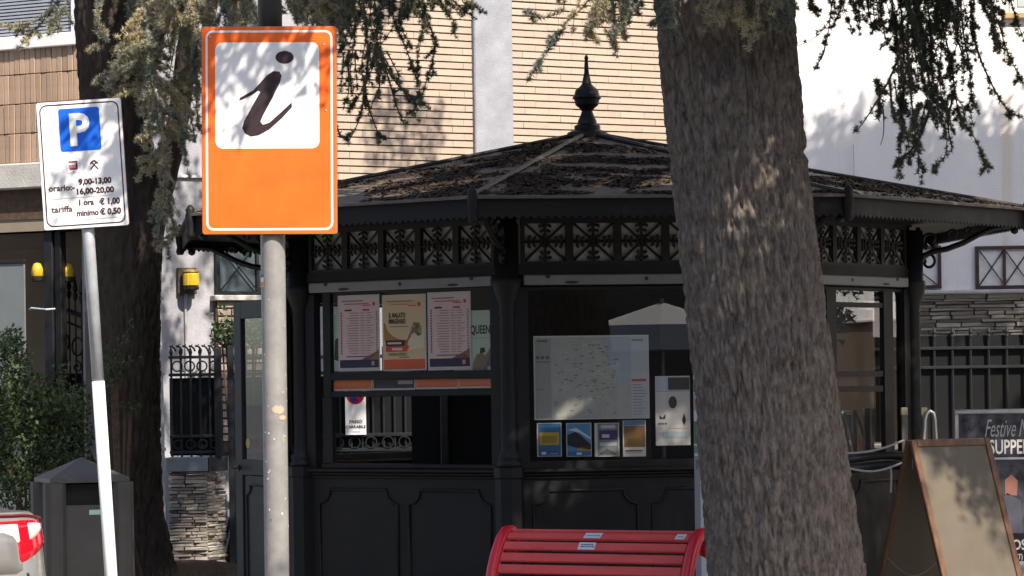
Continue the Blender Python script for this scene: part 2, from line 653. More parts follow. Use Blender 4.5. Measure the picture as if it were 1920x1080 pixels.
nt.links.new(tc.outputs['Object'], mp.inputs[0]); nt.links.new(mp.outputs[0], nn.inputs['Vector']); nt.links.new(nn.outputs['Fac'], rp.inputs[0])
nt.links.new(rp.outputs[0], mx.inputs[0]); nt.links.new(old, mx.inputs[1]); nt.links.new(mx.outputs[0], bs.inputs['Base Color'])
u0, _ = FB.uv(1476, 100)
u1 = 45.0
_, zl = FB.uv(1800, 550)
mb = MB(); mb.box(u0, u1, .0, .4, zl + .03, 10.5); mb.build('wall', mW, bB)
mb = MB(); mb.box(u0, u1, .05, .4, 0, zl - .004); mb.build('plinth', M_MORTAR, bB)
ua, _ = FB.uv(1680, 550); uc, zs0 = FB.uv(2230, 646)
stones(bB, ua, uc, zs0 - .02, zl - .004, .0, seed=21, hmin=.02, hmax=.042, lmin=.10, lmax=.42)
mb = MB(); mb.bbox(u0, u1, -.045, .1, zl - .002, zl + .028, .006); mb.build('ledge', mat('pale_ledge', (.60, .58, .57), rough=.8, var=.3, scale=8), bB)
wfr = mat('dark_red_frame', (.06, .035, .04), rough=.5, var=.3, scale=10)
for (xa, xb, n_) in ((1662, 1765, 1), (1828, 1938, 2)):
    a, z1_ = FB.uv(xa, 462); b, z0_ = FB.uv(xb, 541)
    lattice_window(bB, a, b, z0_, z1_, n_, y=-.005, framem=wfr)
a, z0_ = FB.uv(1893, 24); b, _ = FB.uv(2040, 24)
mb = MB(); mb.box(a, b, -.012, .02, z0_, z0_ + 1.3); w = mb.build('window', M_WHITEP, bB)
mb = MB(); mb.box(a + .07, a + .33, -.02, -.013, z0_ + .05, z0_ + 1.25); mb.box(a + .39, b - .05, -.02, -.013, z0_ + .05, z0_ + 1.25)
mb.build('pane', mat('pale_pane', (.45, .52, .50), rough=.15, var=.2, scale=2), w)
mb = MB(); mb.bbox(a - .05, b + .05, -.06, .01, z0_ - .055, z0_ - .003, .006); mb.build('sill', mat('ochre_sill', (.55, .38, .18), rough=.8, var=.3), w)
# little aerial rod standing up behind the roof line
u, z = FB.uv(1600, 272)
mb = MB(); mb.tube([(u, -.03, z), (u, -.03, z - .75)], .005, 5); mb.tube([(u, -.03, z - .35), (u, .02, z - .35)], .006, 5); mb.build('rod', M_GALV, bB)

# ------------------------------------------------------------------ brown clinker building at the left
pc = px(148, 300, 25.5)
FC = Frame(pc.x, 25.5, R(-28))
bC = thing('clinker_building', 'building clad in upright brown clinker bricks with a white window sill above a dark entrance', 'building',
           (FC.o[0], FC.o[1], 0), FC.phi)
_, zt = FC.uv(120, 84); _, zb = FC.uv(120, 301); _, zc = FC.uv(120, 350); _, zd = FC.uv(120, 430)
mb = MB(); mb.box(-5, -.0, .05, 3.4, zd + .1, 10.5); mb.build('wall', M_MORTAR, bC)
TW, TH = .0545, .245
tiles = jitter_box_mesh('brick', TW - .004, .05, TH - .006, .004, M_TILE, 5, .0012, 8)
z = zb
row = 0
while z < zt - .02:
    u = -.002
    h = min(TH, zt - z)
    while u > -2.4:
        o = link('brick', tiles[rng.randrange(5)], bC)
        o.location = (u - TW / 2, .012 + rng.uniform(-.004, .004), z + h / 2)
        o.scale = (1, 1, (h - .006) / (TH - .006))
        u -= TW
    z += TH
mb = MB(); mb.bbox(-5, .02, -.04, .3, zc, zb - .003, .012); mb.build('concrete_band', M_CONC, bC)
mb = MB(); mb.box(-5, .0, .06, .32, zd, zc - .003); mb.build('beam', M_BEIGE, bC)
# shutter window
mb = MB(); mb.bbox(-1.6, .015, -.03, .06, zt - .01, zt + .10, .008); mb.build('sill', M_WHITEP, bC)
mb = MB(); mb.box(-1.6, -.045, .03, .05, zt + .102, zt + 1.6); w = mb.build('window', mat('shutter_gap', (.05, .06, .08), rough=.7), bC)
mb = MB()
for k in range(52):
    zz = zt + .115 + k * .028
    mb.box(-1.6, -.06, .012, .029, zz, zz + .017)
mb.build('roller_shutter', mat('shutter_slats', (.36, .39, .45), rough=.45, var=.15, scale=5), w)
mb = MB(); mb.bbox(-.055, .0, -.012, .05, zt + .102, zt + 1.6, .005); mb.build('frame', M_WHITEP, w)
# entrance recess
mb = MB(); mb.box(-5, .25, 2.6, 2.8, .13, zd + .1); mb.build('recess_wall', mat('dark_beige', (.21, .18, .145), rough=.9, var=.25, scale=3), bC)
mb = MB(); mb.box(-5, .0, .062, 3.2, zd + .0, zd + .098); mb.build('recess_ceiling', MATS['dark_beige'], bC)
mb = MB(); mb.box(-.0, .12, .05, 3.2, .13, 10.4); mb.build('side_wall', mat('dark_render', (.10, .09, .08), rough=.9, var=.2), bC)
# steel post with two amber lamps
u, z = FC.uv(82, 506)
mb = MB(); mb.bbox(u - .075, u + .012, .10, .18, .13, zd - .002, .005); mb.build('post', M_FENCE, bC)
mb = MB(); mb.bbox(u + .02, u + .085, .12, .2, .13, zd - .002, .005); mb.build('post', M_IRON, bC)
for (xx, lab) in ((62, 'amber lamp on the outer side of the dark entrance post'), (97, 'amber lamp partly hidden behind the dark entrance post')):
    u, z = FC.uv(xx, 528)
    yy = .06 if xx == 62 else .23
    p = FC.world(u, yy, z)
    t = thing('amber_lamp', lab, 'lamp', p, FC.phi, 'amber lamps on the entrance post')
    mb = MB(); mb.lathe([(.05, 0), (.055, .01), (.055, .035), (.048, .04)], 12); mb.build('base', M_IRON, t)
    mb = MB(); mb.lathe([(.044, .041), (.05, .05), (.048, .11), (.03, .15), (.01, .158)], 12); mb.build('lens', M_YELLOW, t, smooth=True)
# grey frosted screen
u1_, z1_ = FC.uv(51, 487)
p = FC.world(u1_, -.05, .13)
t = thing('entrance_screen', 'grey frosted panel with metal rim screening the entrance', 'screen', p, FC.phi)
mb = MB(); mb.box(-1.0, 0, 0, .02, 0, z1_ - .13 - .032); mb.build('panel', mat('grey_panel', (.17, .19, .20), rough=.35, var=.15, scale=3), t)
mb = MB(); mb.bbox(-1.0, .012, -.012, .03, z1_ - .16, z1_ - .13, .004); mb.build('top_rail', M_FENCE, t)
# ornate gate in the recess
u0_, zg = FC.uv(104, 590, .35); u1_, _ = FC.uv(186, 590, .35)
p = FC.world(u0_, .35, .13)
gt = thing('arched_gate', 'black wrought iron gate with arched rail and spear tips in the entrance', 'gate', p, FC.phi)
W_ = u1_ - u0_ + .25
def arch(x, base): return base - .30 * (x / W_) ** 1.5
zA = FC.uv(110, 575)[1] - .13
mb = MB(); mb.tube([(x * W_ / 10, 0, arch(x * W_ / 10, zA)) for x in range(11)], .022, 6); mb.build('arched_rail', M_IRON, gt)
mb = MB(); mb.tube([(x * W_ / 10, 0, arch(x * W_ / 10, zA) - .10) for x in range(11)], .012, 6); mb.build('arched_rail', M_IRON, gt)
for k in range(11):
    x = .015 + k * W_ / 11
    top = arch(x, zA)
    mb = MB(); mb.tube([(x, 0, .05), (x, 0, top + .10)], .008, 6)
    mb.lathe([(.008, top + .10), (.02, top + .13), (.02, top + .16), (.009, top + .175), (.022, top + .20), (.002, top + .32)], 6, (x, 0, 0))
    mb.build('bar', M_IRON, gt)
for k in range(3):
    c = (.09 + k * .14, -.012, arch(.09 + k * .14, zA) - .27)
    mb = MB(); mb.tube([(c[0] + .055 * math.cos(a / 16 * 2 * PI), c[1], c[2] + .075 * math.sin(a / 16 * 2 * PI)) for a in range(16)], .009, 6, closed=True)
    mb.tube([(c[0] + (.012 + .003 * a) * math.cos(a * .6), c[1] - .01, c[2] - .17 + (.012 + .003 * a) * math.sin(a * .6)) for a in range(14)], .007, 5)
    mb.build('scroll', M_IRON, gt)
mb = MB(); mb.box(0, W_, .02, .03, .02, zA - .55); mb.build('sheet', M_IRON, gt)
p = FC.world(FC.uv(30, 583)[0], .0, FC.uv(30, 581)[1])
mb = MB(); mb.tube([(.14, 0, 0), (.18, -.03, .01), (.33, -.03, -.005), (.36, .05, 0)], .008, 6)
tag(mb.build('door_chain', M_GALV, None, p, FC.phi), 'thin steel clasp reaching across the grey entrance post', 'clasp')

# ------------------------------------------------------------------ boundary fence along the back
DF = 25.0
def fx(X, Y=740): return px(X, Y, DF).x
def fz(Y, X=None): return px(960 if X is None else X, Y, DF).z
# stone pier at the left
t = thing('stone_pier', 'split stone gate pier with blue grey slab on top beside the dark gate', 'pier', (fx(313), DF, .13))
zc0, zc1 = fz(876) - .13, fz(849) - .13
WP = fx(386) - fx(313)
mb = MB(); mb.box(.02, WP - .02, .02, .45, 0, zc0 - .003); mb.build('core', M_MORTAR, t)
stones(t, 0, WP, .08, zc0 - .004, 0, seed=31, hmin=.017, hmax=.034, lmin=.06, lmax=.22)
# the turned side of the pier, going back to the gate
sr = R(58)
stones(t, 0, .24, .08, zc0 - .004, 0, seed=35, hmin=.017, hmax=.034, lmin=.06, lmax=.16, rz=sr, off=(WP, 0))
mb = MB(); mb.bbox(-.01, WP + .008, -.02, .45, zc0, zc1, .006); mb.add([], [])
mb.build('cap_slab', mat('blue_grey_slab', (.20, .23, .27), rough=.55, col2=(.15, .17, .20), scale=7), t)
mb = MB(); mb.bbox(0, .25, -.015, .4, zc0, zc1 - .002, .006, M=Matrix.Translation((WP + .01, .005, 0)) @ Matrix.Rotation(sr, 4, 'Z'))
mb.build('cap_slab', mat('dark_slab', (.05, .058, .068), rough=.5, var=.3), t)
mb = MB(); mb.box(-.02, WP + .2, -.03, .3, -.02, .078); mb.build('footing', M_CONC, t)

def fence(name, label, X0, X1, zb_, ztop, pitch, rails, sheet, seed, rings=(), thick=.010):
    W = fx(X1) - fx(X0)
    t = thing(name, label, 'fence', (fx(X0), DF + .12, zb_))
    for zr in rails:
        mb = MB(); mb.bbox(0, W, -.016, .016, zr - .012 - zb_, zr + .012 - zb_, .003); mb.build('rail', M_FENCE, t)
    n = int(W / pitch)
    bar = MB()
    top = ztop - zb_
    bar.tube([(0, 0, 0), (0, 0, top - .10)], thick, 6)
    bar.lathe([(thick, top - .10), (.017, top - .085), (.012, top - .07), (.019, top - .05), (.001, top)], 6)
    bme = bar.mesh('bar', M_FENCE)
    for k in range(n + 1):
        link('bar', bme, t, (.02 + k * (W - .04) / n, 0, 0))
    for (xr, zr, rr) in rings:
        mb = MB(); mb.tube([(xr + rr * math.cos(a / 14 * 2 * PI), -.018, zr - zb_ + rr * math.sin(a / 14 * 2 * PI)) for a in range(14)], .007, 5, closed=True)
        mb.build('ring', M_FENCE, t)
    for (za, zb2) in sheet:
        mb = MB(); mb.box(.0, W, .03, .036, za - zb_, zb2 - zb_); mb.build('sheet', M_SHEET, t)
    return t

rr = []
for k in range(4):
    rr += [(.07 + k * .10, (fz(664) + fz(692)) / 2, .04), (.07 + k * .10, (fz(812) + fz(838)) / 2, .035)]
t = fence('iron_fence', 'short dark iron fence with spear tips standing on the stone pier', 314, 414, zc1 + .13, fz(640), .085,
          [fz(661), fz(694), fz(810), fz(840)], [(zc1 + .14, fz(700))], 3, rr)
mb = MB(); mb.bbox(fx(400) - fx(314), fx(400) - fx(314) + .055, -.04, .025, 0, fz(646) - fz(850), .004); mb.build('post', M_FENCE, t)
# curled leaves of iron along the top
for k in range(8):
    mb = MB()
    x = .03 + k * .052
    mb.tube([(x + .03 * math.cos(a * .55) * (1 - a / 16), -.02, fz(650) - zc1 - .13 + .012 * a * .6 + .02 * math.sin(a * .55)) for a in range(11)], [.009 - .0005 * a for a in range(11)], 5)
    mb.build('scroll', M_FENCE, t)

# driveway gate seen beside and through the kiosk
gx0, gx1 = fx(424), fx(806)
t = thing('driveway_gate', 'dark blue grey steel driveway gate with bars over a solid foot panel', 'gate', (gx0, DF + .16, .135))
WG = gx1 - gx0
def gz(Y): return fz(Y) - .135
for zr in (gz(664), gz(694), gz(812), gz(840), gz(868)):
    mb = MB(); mb.bbox(0, WG, -.02, .02, zr - .014, zr + .014, .003); mb.build('rail', M_FENCE, t)
bar = MB(); bar.tube([(0, 0, .7), (0, 0, gz(646))], .009, 6); bme = bar.mesh('bar', M_FENCE)
for k in range(19):
    link('bar', bme, t, (.03 + k * (WG - .06) / 18, 0, 0))
for xx in (0, WG / 2 - .03, WG - .05):
    mb = MB(); mb.bbox(xx, xx + .05, -.028, .03, 0.0, gz(640), .004); mb.build('stile', M_FENCE, t)
mb = MB(); mb.box(0.0, WG, .024, .03, .02, gz(700)); mb.build('sheet', M_SHEET, t)
for k in range(12):
    for (c_, rr_) in (((gz(812) + gz(840)) / 2, .045),):
        mb = MB(); xx = .08 + k * (WG - .16) / 11
        mb.tube([(xx + rr_ * math.cos(a / 12 * 2 * PI), -.022, c_ + rr_ * math.sin(a / 12 * 2 * PI)) for a in range(12)], .006, 5, closed=True)
        mb.build('ring', M_FENCE, t)
# sign on the gate
xs, zs = (fx(665), fz(800))
t = thing('no_parking_sign', 'white no parking sign with red and blue disc hung on the driveway gate', 'sign', (xs, DF + .105, zs - .05))
SW, SH = fx(685) - fx(646), fz(708) - fz(812)
mb = MB(); mb.bbox(-SW / 2, SW / 2, 0, .004, 0, SH, .002); pn = mb.build('panel', M_WHITEP, t)
mb = MB()
dc, dr = SH - .125, .074
def disc(m, c, r_, y, mi, n=24): m.poly([(c[0] + r_ * math.cos(-a / n * 2 * PI), y, c[1] + r_ * math.sin(-a / n * 2 * PI)) for a in range(n)], mi)
disc(mb, (0, dc), dr, -.002, 0); disc(mb, (0, dc), dr * .76, -.004, 1)
for s in (1,):
    a = R(-45); ca, sa = math.cos(a), math.sin(a)
    mb.poly([(ca * x - sa * z_, -.006, dc + sa * x + ca * z_) for (x, z_) in ((-dr * .8, -.012), (-dr * .8, .012), (dr * .8, .012), (dr * .8, -.012))][::1], 0)
mb.build('pictogram', [ink(190, 30, 40), ink(35, 50, 140)], pn)
mb = MB()
put_text(mb, 'PASSO', .036, 0, .095, -.003, align='CENTER', bold=.0006); put_text(mb, 'CARRABILE', .032, 0, .055, -.003, align='CENTER', bold=.0006)
put_text(mb, 'Comune', .02, 0, .02, -.003, align='CENTER')
mb.build('lettering', ink(40, 40, 45), pn)

# low wall and fence on the right
t = thing('boundary_wall', 'low stone boundary wall under the dark spiked fence', 'wall', (fx(815), DF, .13))
WW = fx(2420) - fx(815)
mb = MB(); mb.box(0, WW, .0, .3, 0, .93); mb.build('core', M_STONE, t)
mb = MB(); mb.bbox(-.01, WW, -.03, .33, .933, .985, .006); mb.build('coping', M_CONC, t)
fence('iron_fence', 'long dark spiked fence with sheet backing in front of the white plaster building', 830, 2410, 1.12, fz(622), .145,
      [fz(664), fz(700)], [(1.125, fz(640))], 5, (), .011)
# pale downpipe between the trees
mb = MB()
pp = px(306, 425, 24.7)
mb.tube([(0, 0, 0), (0, 0, .03), (.0, .0, 1.2), (-.012, 0, 2.0), (.004, 0, 2.62), (.015, 0, 3.1)], .0155, 8)
for zz in (.35, .95, 1.55, 2.15):
    mb.box(-.026, .024, -.02, .024, zz, zz + .025)
o = tag(mb.build('downpipe', M_PIPE, None, (px(306, 900, 24.7).x, 24.7, .2)), 'thin pale vertical pipe between the dark trunk and the stone pier', 'pipe')

# ------------------------------------------------------------------ houses across the street, behind the viewer (mirrored in the panes)
hs = thing('facing_building', 'long rendered building across the street that the kiosk panes mirror', 'building', (0, -16, 0))
mb = MB(); mb.box(-130, 130, -10, 0, 0, 11); mb.build('wall', mat('ochre_render', (.22, .18, .14), rough=.9, var=.2, scale=.4), hs)
mb = MB()
for fl in range(3):
    for i in range(60):
        x = -118 + i * 4.0
        mb.box(x, x + 1.3, .01, .06, 1.2 + fl * 3.3, 3.0 + fl * 3.3)
stuff(mb.build('window_row', mat('dark_shutters', (.05, .06, .05), rough=.4), hs))

for (xx, lab) in ((-75, 'unseen dark block added to close the street towards the parked car'), (75, 'unseen dark block added to close the street beyond the poster stand')):
    h2 = thing('street_end_blocker', lab, 'building', (xx, 0, 0))  # unseen block added to keep the pane reflections dark
    mb = MB(); mb.box(-5, 5, -16, 40, 0, 22); mb.build('wall', mat('dark_street_render', (.05, .05, .045), rough=.9, var=.3, scale=.5), h2)
    mb = MB()
    sgn = 1 if xx < 0 else -1
    for i in range(9):
        mb.box(5.01 * sgn - .03, 5.01 * sgn + .03, -14 + i * 5, -12.6 + i * 5, 4.2, 6.2)
    stuff(mb.build('window_row', mat('dark_shutters', (.05, .06, .05), rough=.4), h2))

# ------------------------------------------------------------------ the kiosk
KD = 20.0
KX = px(1102, 300, KD).x
A0, RI, RO = R(-14.75), 2.08, 2.79
AP, HW = RI * math.cos(PI / 8), RI * math.sin(PI / 8)
APO, HWO = RO * math.cos(PI / 8), RO * math.sin(PI / 8)
Z_LEDGE, Z_BAR0, Z_BAR1, Z_LAT0, Z_LAT1 = 1.136, 2.203, 2.262, 2.322, 2.585
Z_FAS0, Z_FAS1, Z_APEX = 2.552, 2.676, 3.235
kiosk = thing('information_kiosk', 'dark octagonal iron kiosk with fretwork frieze and shallow roof topped by a finial', 'kiosk', (KX, KD, .13))


def phi(k):
    return A0 + PI / 8 + k * PI / 4


def KF(k, rad=AP):
    f = phi(k)
    return Frame(KX + rad * math.sin(f), KD - rad * math.cos(f), f)


def fpart(name, me, mats, k, rad=AP, parent=None, smooth=False):
    """mesh (MB or mesh data) in facet coordinates, heights above zero ground"""
    if isinstance(me, MB):
        me = me.mesh(name, mats, smooth)
    f = phi(k)
    if parent is not None:
        return link(name, me, parent, (0, 0, 0), 0)
    return link(name, me, kiosk, (rad * math.sin(f), -rad * math.cos(f), -.13), f)


def kcorner(k, rad=RI):
    a = A0 + k * PI / 4
    return Vector((rad * math.sin(a), -rad * math.cos(a), -.13)), a


# floor, ceiling, inner partition
mb = MB(); mb.prism([(RI * .98 * math.sin(A0 + k * PI / 4), -RI * .98 * math.cos(A0 + k * PI / 4)) for k in range(8)], .0, .05, plane='xy')
recalc(mb.build('floor', M_CHAR, kiosk))
mb = MB(); mb.prism([((RI - .03) * math.sin(A0 + k * PI / 4), -(RI - .03) * math.cos(A0 + k * PI / 4)) for k in range(8)], Z_LAT1 - .13 + .012, Z_LAT1 - .13 + .03, plane='xy')
recalc(mb.build('ceiling', M_CHAR, kiosk))
M_INT = mat('black_interior', (.012, .012, .013), rough=.6, var=.3, scale=3)
mb = MB(); mb.box(-1.17, 1.50, .35, .40, .052, 2.30); mb.build('dark_board', M_INT, kiosk)  # board added to keep the view through the windows black
mb = MB(); mb.bbox(-.98, -.93, .30, .347, .2, 1.9, .004); mb.build('dark_board_trim', mat('steel_trim', (.10, .10, .11), rough=.35, metal=.6), kiosk)

# columns at the eight corners
col = MB()
col.lathe([(.085, .13), (.085, 1.08), (.092, 1.09), (.092, Z_LEDGE + .012)], 8)
col_base = MB()
col_base.lathe([(.074, Z_LEDGE + .012), (.074, Z_LEDGE + .035), (.062, Z_LEDGE + .045), (.068, Z_LEDGE + .06), (.068, Z_LEDGE + .075), (.052, Z_LEDGE + .095),
                (.048, Z_LEDGE + .12), (.045, 2.02), (.05, 2.04), (.045, 2.06), (.05, 2.10), (.075, 2.17), (.085, 2.21), (.085, 2.24), (.07, 2.25), (.07, 2.56)], 14)
m_ped, m_shaft = col.mesh('pedestal', M_CHAR), col_base.mesh('column', M_CHAR, True)
for k in range(8):
    c, a = kcorner(k)
    link('pedestal', m_ped, kiosk, c, a + PI / 8 * 0)
    link('column', m_shaft, kiosk, c, a)

# skirting panels, ledge, mouldings
mb = MB(); mb.box(-HW + .07, HW - .07, 0, .05, .13, 1.10); m_base = mb.mesh('skirt_panel', M_CHAR)
mb = MB(); mb.box(-HW - .00, HW + .00, -.012, .05, .13, .26); m_plinth = mb.mesh('plinth', M_CHAR)
mb = MB()
w0 = HW - .072
mb.bbox(-w0, w0, -.045, .12, Z_LEDGE - .022, Z_LEDGE, .006); mb.bbox(-w0, w0, -.028, .1, Z_LEDGE - .040, Z_LEDGE - .023, .005); mb.bbox(-w0, w0, -.014, .1, Z_LEDGE - .058, Z_LEDGE - .041, .004)
m_ledge = mb.mesh('ledge', M_CHAR)


def moulding(u0, u1, z0, z1, n=.085):
    """panel moulding with scooped corners"""
    pts = []
    for (cx, cz, a0) in ((u1, z1, 180), (u1, z0, 90), (u0, z0, 0), (u0, z1, 270)):
        arc = []
        for i in range(7):
            a = R(a0 + 90 * i / 6.0)
            arc.append((cx + n * math.cos(a), cz + n * math.sin(a)))
        pts += arc
    m = MB()
    # order: each arc runs between its two flanks
    m.tube([(p[0], -.004, p[1]) for p in pts], .009, 6, closed=True)
    return m


m_mould = [moulding(-HW + .14, -.045, .30, 1.01).mesh('panel_moulding', M_CHAR, True), moulding(.045, HW - .14, .30, 1.01).mesh('panel_moulding', M_CHAR, True)]
for k in range(8):
    if k == 6:      # the doorway
        continue
    b = fpart('skirt_panel', m_base, None, k)
    fpart('plinth', m_plinth, None, k)
    fpart('ledge', m_ledge, None, k)
    for mm in m_mould:
        o = fpart('panel_moulding', mm, None, k, parent=b)

# frieze: beam, fretwork squares with pale backing
mb = MB(); mb.box(-HW + .06, HW - .06, -.012, .05, Z_BAR1 + .001, Z_LAT0); mb.box(-HW + .06, HW - .06, -.02, .06, Z_LAT1, Z_LAT1 + .012); m_beam = mb.mesh('frieze_beam', M_CHAR)
mb = MB(); mb.box(-HW + .065, HW - .065, .022, .03, Z_LAT0, Z_LAT1); m_back = mb.mesh('frieze_backing', mat('grimy_opal', (.55, .54, .51), rough=.7, col2=(.42, .41, .38), scale=6))
PW = (2 * HW - .17) / 5
fr = MB()
h = (Z_LAT1 - Z_LAT0) / 2
w = PW / 2
t_ = .022
for s in (-1, 1):
    fr.box(s * w - (t_ if s > 0 else 0), s * w + (t_ if s < 0 else 0), -.01, .02, -h, h)
fr.box(-w + t_, w - t_, -.01, .02, h - .024, h); fr.box(-w + t_, w - t_, -.01, .02, -h, -h + .018)
fr.tube([(-w, .004, -h), (w, .004, h)], .008, 5); fr.tube([(-w, .003, h), (w, .003, -h)], .008, 5)
fr.tube([(-w, .002, 0), (w, .002, 0)], .008, 5); fr.tube([(0, .001, -h), (0, .001, h)], .009, 5)
fr.tube([(.028 * math.cos(i / 12 * 2 * PI), -.002, .028 * math.sin(i / 12 * 2 * PI)) for i in range(12)], .009, 5, closed=True)
for (dx, dz) in ((1, 0), (-1, 0), (0, 1), (0, -1)):
    for d in (.055, .085):
        for s in (-1, 1):
            L = .028 if d < .06 else .036
            pts = []
            for i in range(5):
                q = i / 4 * L
                along = d + .012 * math.sin(i / 4 * PI)
                pts.append((dx * along + (dz != 0) * s * q, -.001, dz * along + (dx != 0) * s * q))
            fr.tube(pts, [.008, .008, .009, .010, .008], 5)
m_fret = fr.mesh('fretwork_panel', M_IRON)
for k in range(8):
    bm_ = fpart('frieze_beam', m_beam, None, k)
    fpart('frieze_backing', m_back, None, k)
    for i in range(5):
        f = phi(k)
        u = (i - 2) * PW
        p = Vector((AP * math.sin(f), -AP * math.cos(f), 0)) + Vector((math.cos(f), math.sin(f), 0)) * u
        link('fretwork_panel', m_fret, kiosk, (p.x, p.y, (Z_LAT0 + Z_LAT1) / 2 - .13), f)

# soffit, fascia with toothed edge, roof panels, hips
mb = MB(); mb.poly([(-HW, -AP, Z_LAT1 + .013), (HW, -AP, Z_LAT1 + .013), (HWO - .005, -APO + .012, Z_LAT1 + .04), (-HWO + .005, -APO + .012, Z_LAT1 + .04)]); m_sof = mb.mesh('soffit', M_CHAR)
pts = [(-HWO, Z_FAS1), (HWO, Z_FAS1)]
nt_ = 46
for i in range(nt_):
    a = HWO - 2 * HWO * i / nt_; b = HWO - 2 * HWO * (i + 1) / nt_
    pts += [(a, Z_FAS0 + .018), (a * .65 + b * .35, Z_FAS0 + .003), ((a + b) / 2, Z_FAS0), (a * .35 + b * .65, Z_FAS0 + .003)]
pts.append((-HWO, Z_FAS0 + .018))
mb = MB(); mb.prism(pts, -APO, -APO + .006); m_fas = mb.mesh('fascia', M_CHAR)
mb = MB()
rw = HWO + .012
mb.add([(-rw, -APO - .03, Z_FAS1 + .002), (rw, -APO - .03, Z_FAS1 + .002), (0, 0, Z_APEX), (-rw, -APO - .03, Z_FAS1 - .012), (rw, -APO - .03, Z_FAS1 - .012), (0, 0, Z_APEX - .02)],
       [(0, 1, 2), (5, 4, 3), (0, 3, 4, 1), (1, 4, 5, 2), (2, 5, 3, 0)])
M_ROOF = mat('weathered_roof_sheet', (.155, .122, .105), rough=.75, col2=(.085, .066, .056), scale=7, bump=.35, bscale=30, spec=.4, stretch=(1, 3, 3))
m_roof = mb.mesh('roof_panel', M_ROOF)
# thin vertical seams of the fascia
for k in range(8):
    f = phi(k)
    for (nm, me) in (('soffit', m_sof), ('fascia', m_fas), ('roof_panel', m_roof)):
        link(nm, me, kiosk, (0, 0, -.13), f)
hip = MB()
e = Vector((0, -RO - .03, Z_FAS1 + .006)); a_ = Vector((0, -.05, Z_APEX + .004))
hip.tube([e, a_], [.022, .020], 6, flat=.7)
m_hip = hip.mesh('hip_batten', mat('hip_metal', (.055, .046, .042), rough=.65, var=.3, scale=9))
knob = MB()
knob.lathe([(.02, -.14), (.03, -.12), (.022, -.09), (.03, -.05), (.032, .0), (.026, .02), (.03, .035), (.012, .06), (.002, .065)], 10)
m_knob = knob.mesh('eave_knob', M_CHAR, True)
for k in range(8):
    c, a = kcorner(k, 0)
    link('hip_batten', m_hip, kiosk, (0, 0, -.13), a)
    c, a = kcorner(k, RO + .012)
    link('eave_knob', m_knob, kiosk, (c.x, c.y, Z_FAS1 - .13 - .008), a)
# finial
mb = MB()
mb.lathe([(.15, -.05), (.13, .012), (.085, .03), (.085, .055), (.065, .065), (.06, .09), (.055, .10), (.042, .13), (.035, .15), (.05, .17), (.075, .19), (.083, .225), (.093, .232), (.093, .242), (.083, .25),
          (.075, .285), (.045, .31), (.032, .325), (.028, .345), (.016, .40), (.011, .48), (.014, .49), (.010, .505), (.001, .515)], 18, (0, 0, Z_APEX - .13))
mb.build('finial', M_IRON, kiosk, smooth=False)

# scroll brackets under the eaves
br = MB()
def arcp(c, r0, a0, a1, n=12, r1=None):
    return [(0, -(c[0] + (r0 + ((r1 or r0) - r0) * i / n) * math.cos(R(a0 + (a1 - a0) * i / n))), c[1] + (r0 + ((r1 or r0) - r0) * i / n) * math.sin(R(a0 + (a1 - a0) * i / n))) for i in range(n + 1)]
br.tube([(0, -RI - .04, 2.36), (0, -RI - .07, 2.40), (0, -RI - .13, 2.425), (0, -RI - .22, 2.44), (0, -RI - .32, 2.475), (0, -RI - .42, 2.525), (0, -RI - .50, 2.56), (0, -RI - .58, 2.57), (0, -RI - .64, 2.572)], [.016, .018, .019, .019, .019, .018, .016, .014, .016], 7)
br.tube(arcp((RI + .10, 2.36), .055, 100, -230, 14, .014), .010, 6)
br.tube(arcp((RI + .12, 2.50), .06, 250, -60, 14, .016), .010, 6)
br.tube(arcp((RI + .26, 2.53), .04, 230, -80, 14, .012), .009, 6)
br.tube(arcp((RI + .36, 2.55), .028, 230, -80, 12, .010), .008, 6)
br.tube([(0, -RI - .04, 2.36), (0, -RI - .045, 2.45), (0, -RI - .04, 2.58)], .014, 6)
br.lathe([(.002, -.04), (.022, -.03), (.026, -.012), (.015, .0), (.02, .012)], 8, (0, -RI - .64, 2.56))
m_br = br.mesh('eave_bracket', M_IRON, True)
for k in range(8):
    c, a = kcorner(k)
    link('eave_bracket', m_br, kiosk, (0, 0, -.13), a)

# pale rail over each window
rail = MB()
wr = HW - .095
rail.bbox(-wr, wr, -.03, .03, Z_BAR0, Z_BAR1, .006)
m_rail = rail.mesh('shutter_rail', mat('grey_aluminium_paint', (.21, .205, .20), rough=.55, var=.2, scale=7))
hole = MB()
for (u, z, rx, rz_) in ((-.42, Z_BAR0 + .014, .042, .008), (.42, Z_BAR0 + .014, .042, .008), (-.56, Z_BAR1 - .012, .016, .011), (.56, Z_BAR1 - .012, .016, .011), (.02, Z_BAR0 + .032, .012, .012)):
    hole.poly([(u + rx * math.cos(-i / 14 * 2 * PI), -.032, z + rz_ * math.sin(-i / 14 * 2 * PI)) for i in range(14)])
m_hole = hole.mesh('slot', M_INT)
for k in range(8):
    if k == 6: continue
    o = fpart('shutter_rail', m_rail, None, k)
    stuff(fpart('slot', m_hole, None, k, parent=o))
    mb = MB(); mb.box(-HW + .07, HW - .07, .031, .05, Z_BAR0 - .01, Z_BAR1); fpart('lintel', mb, M_CHAR, k)

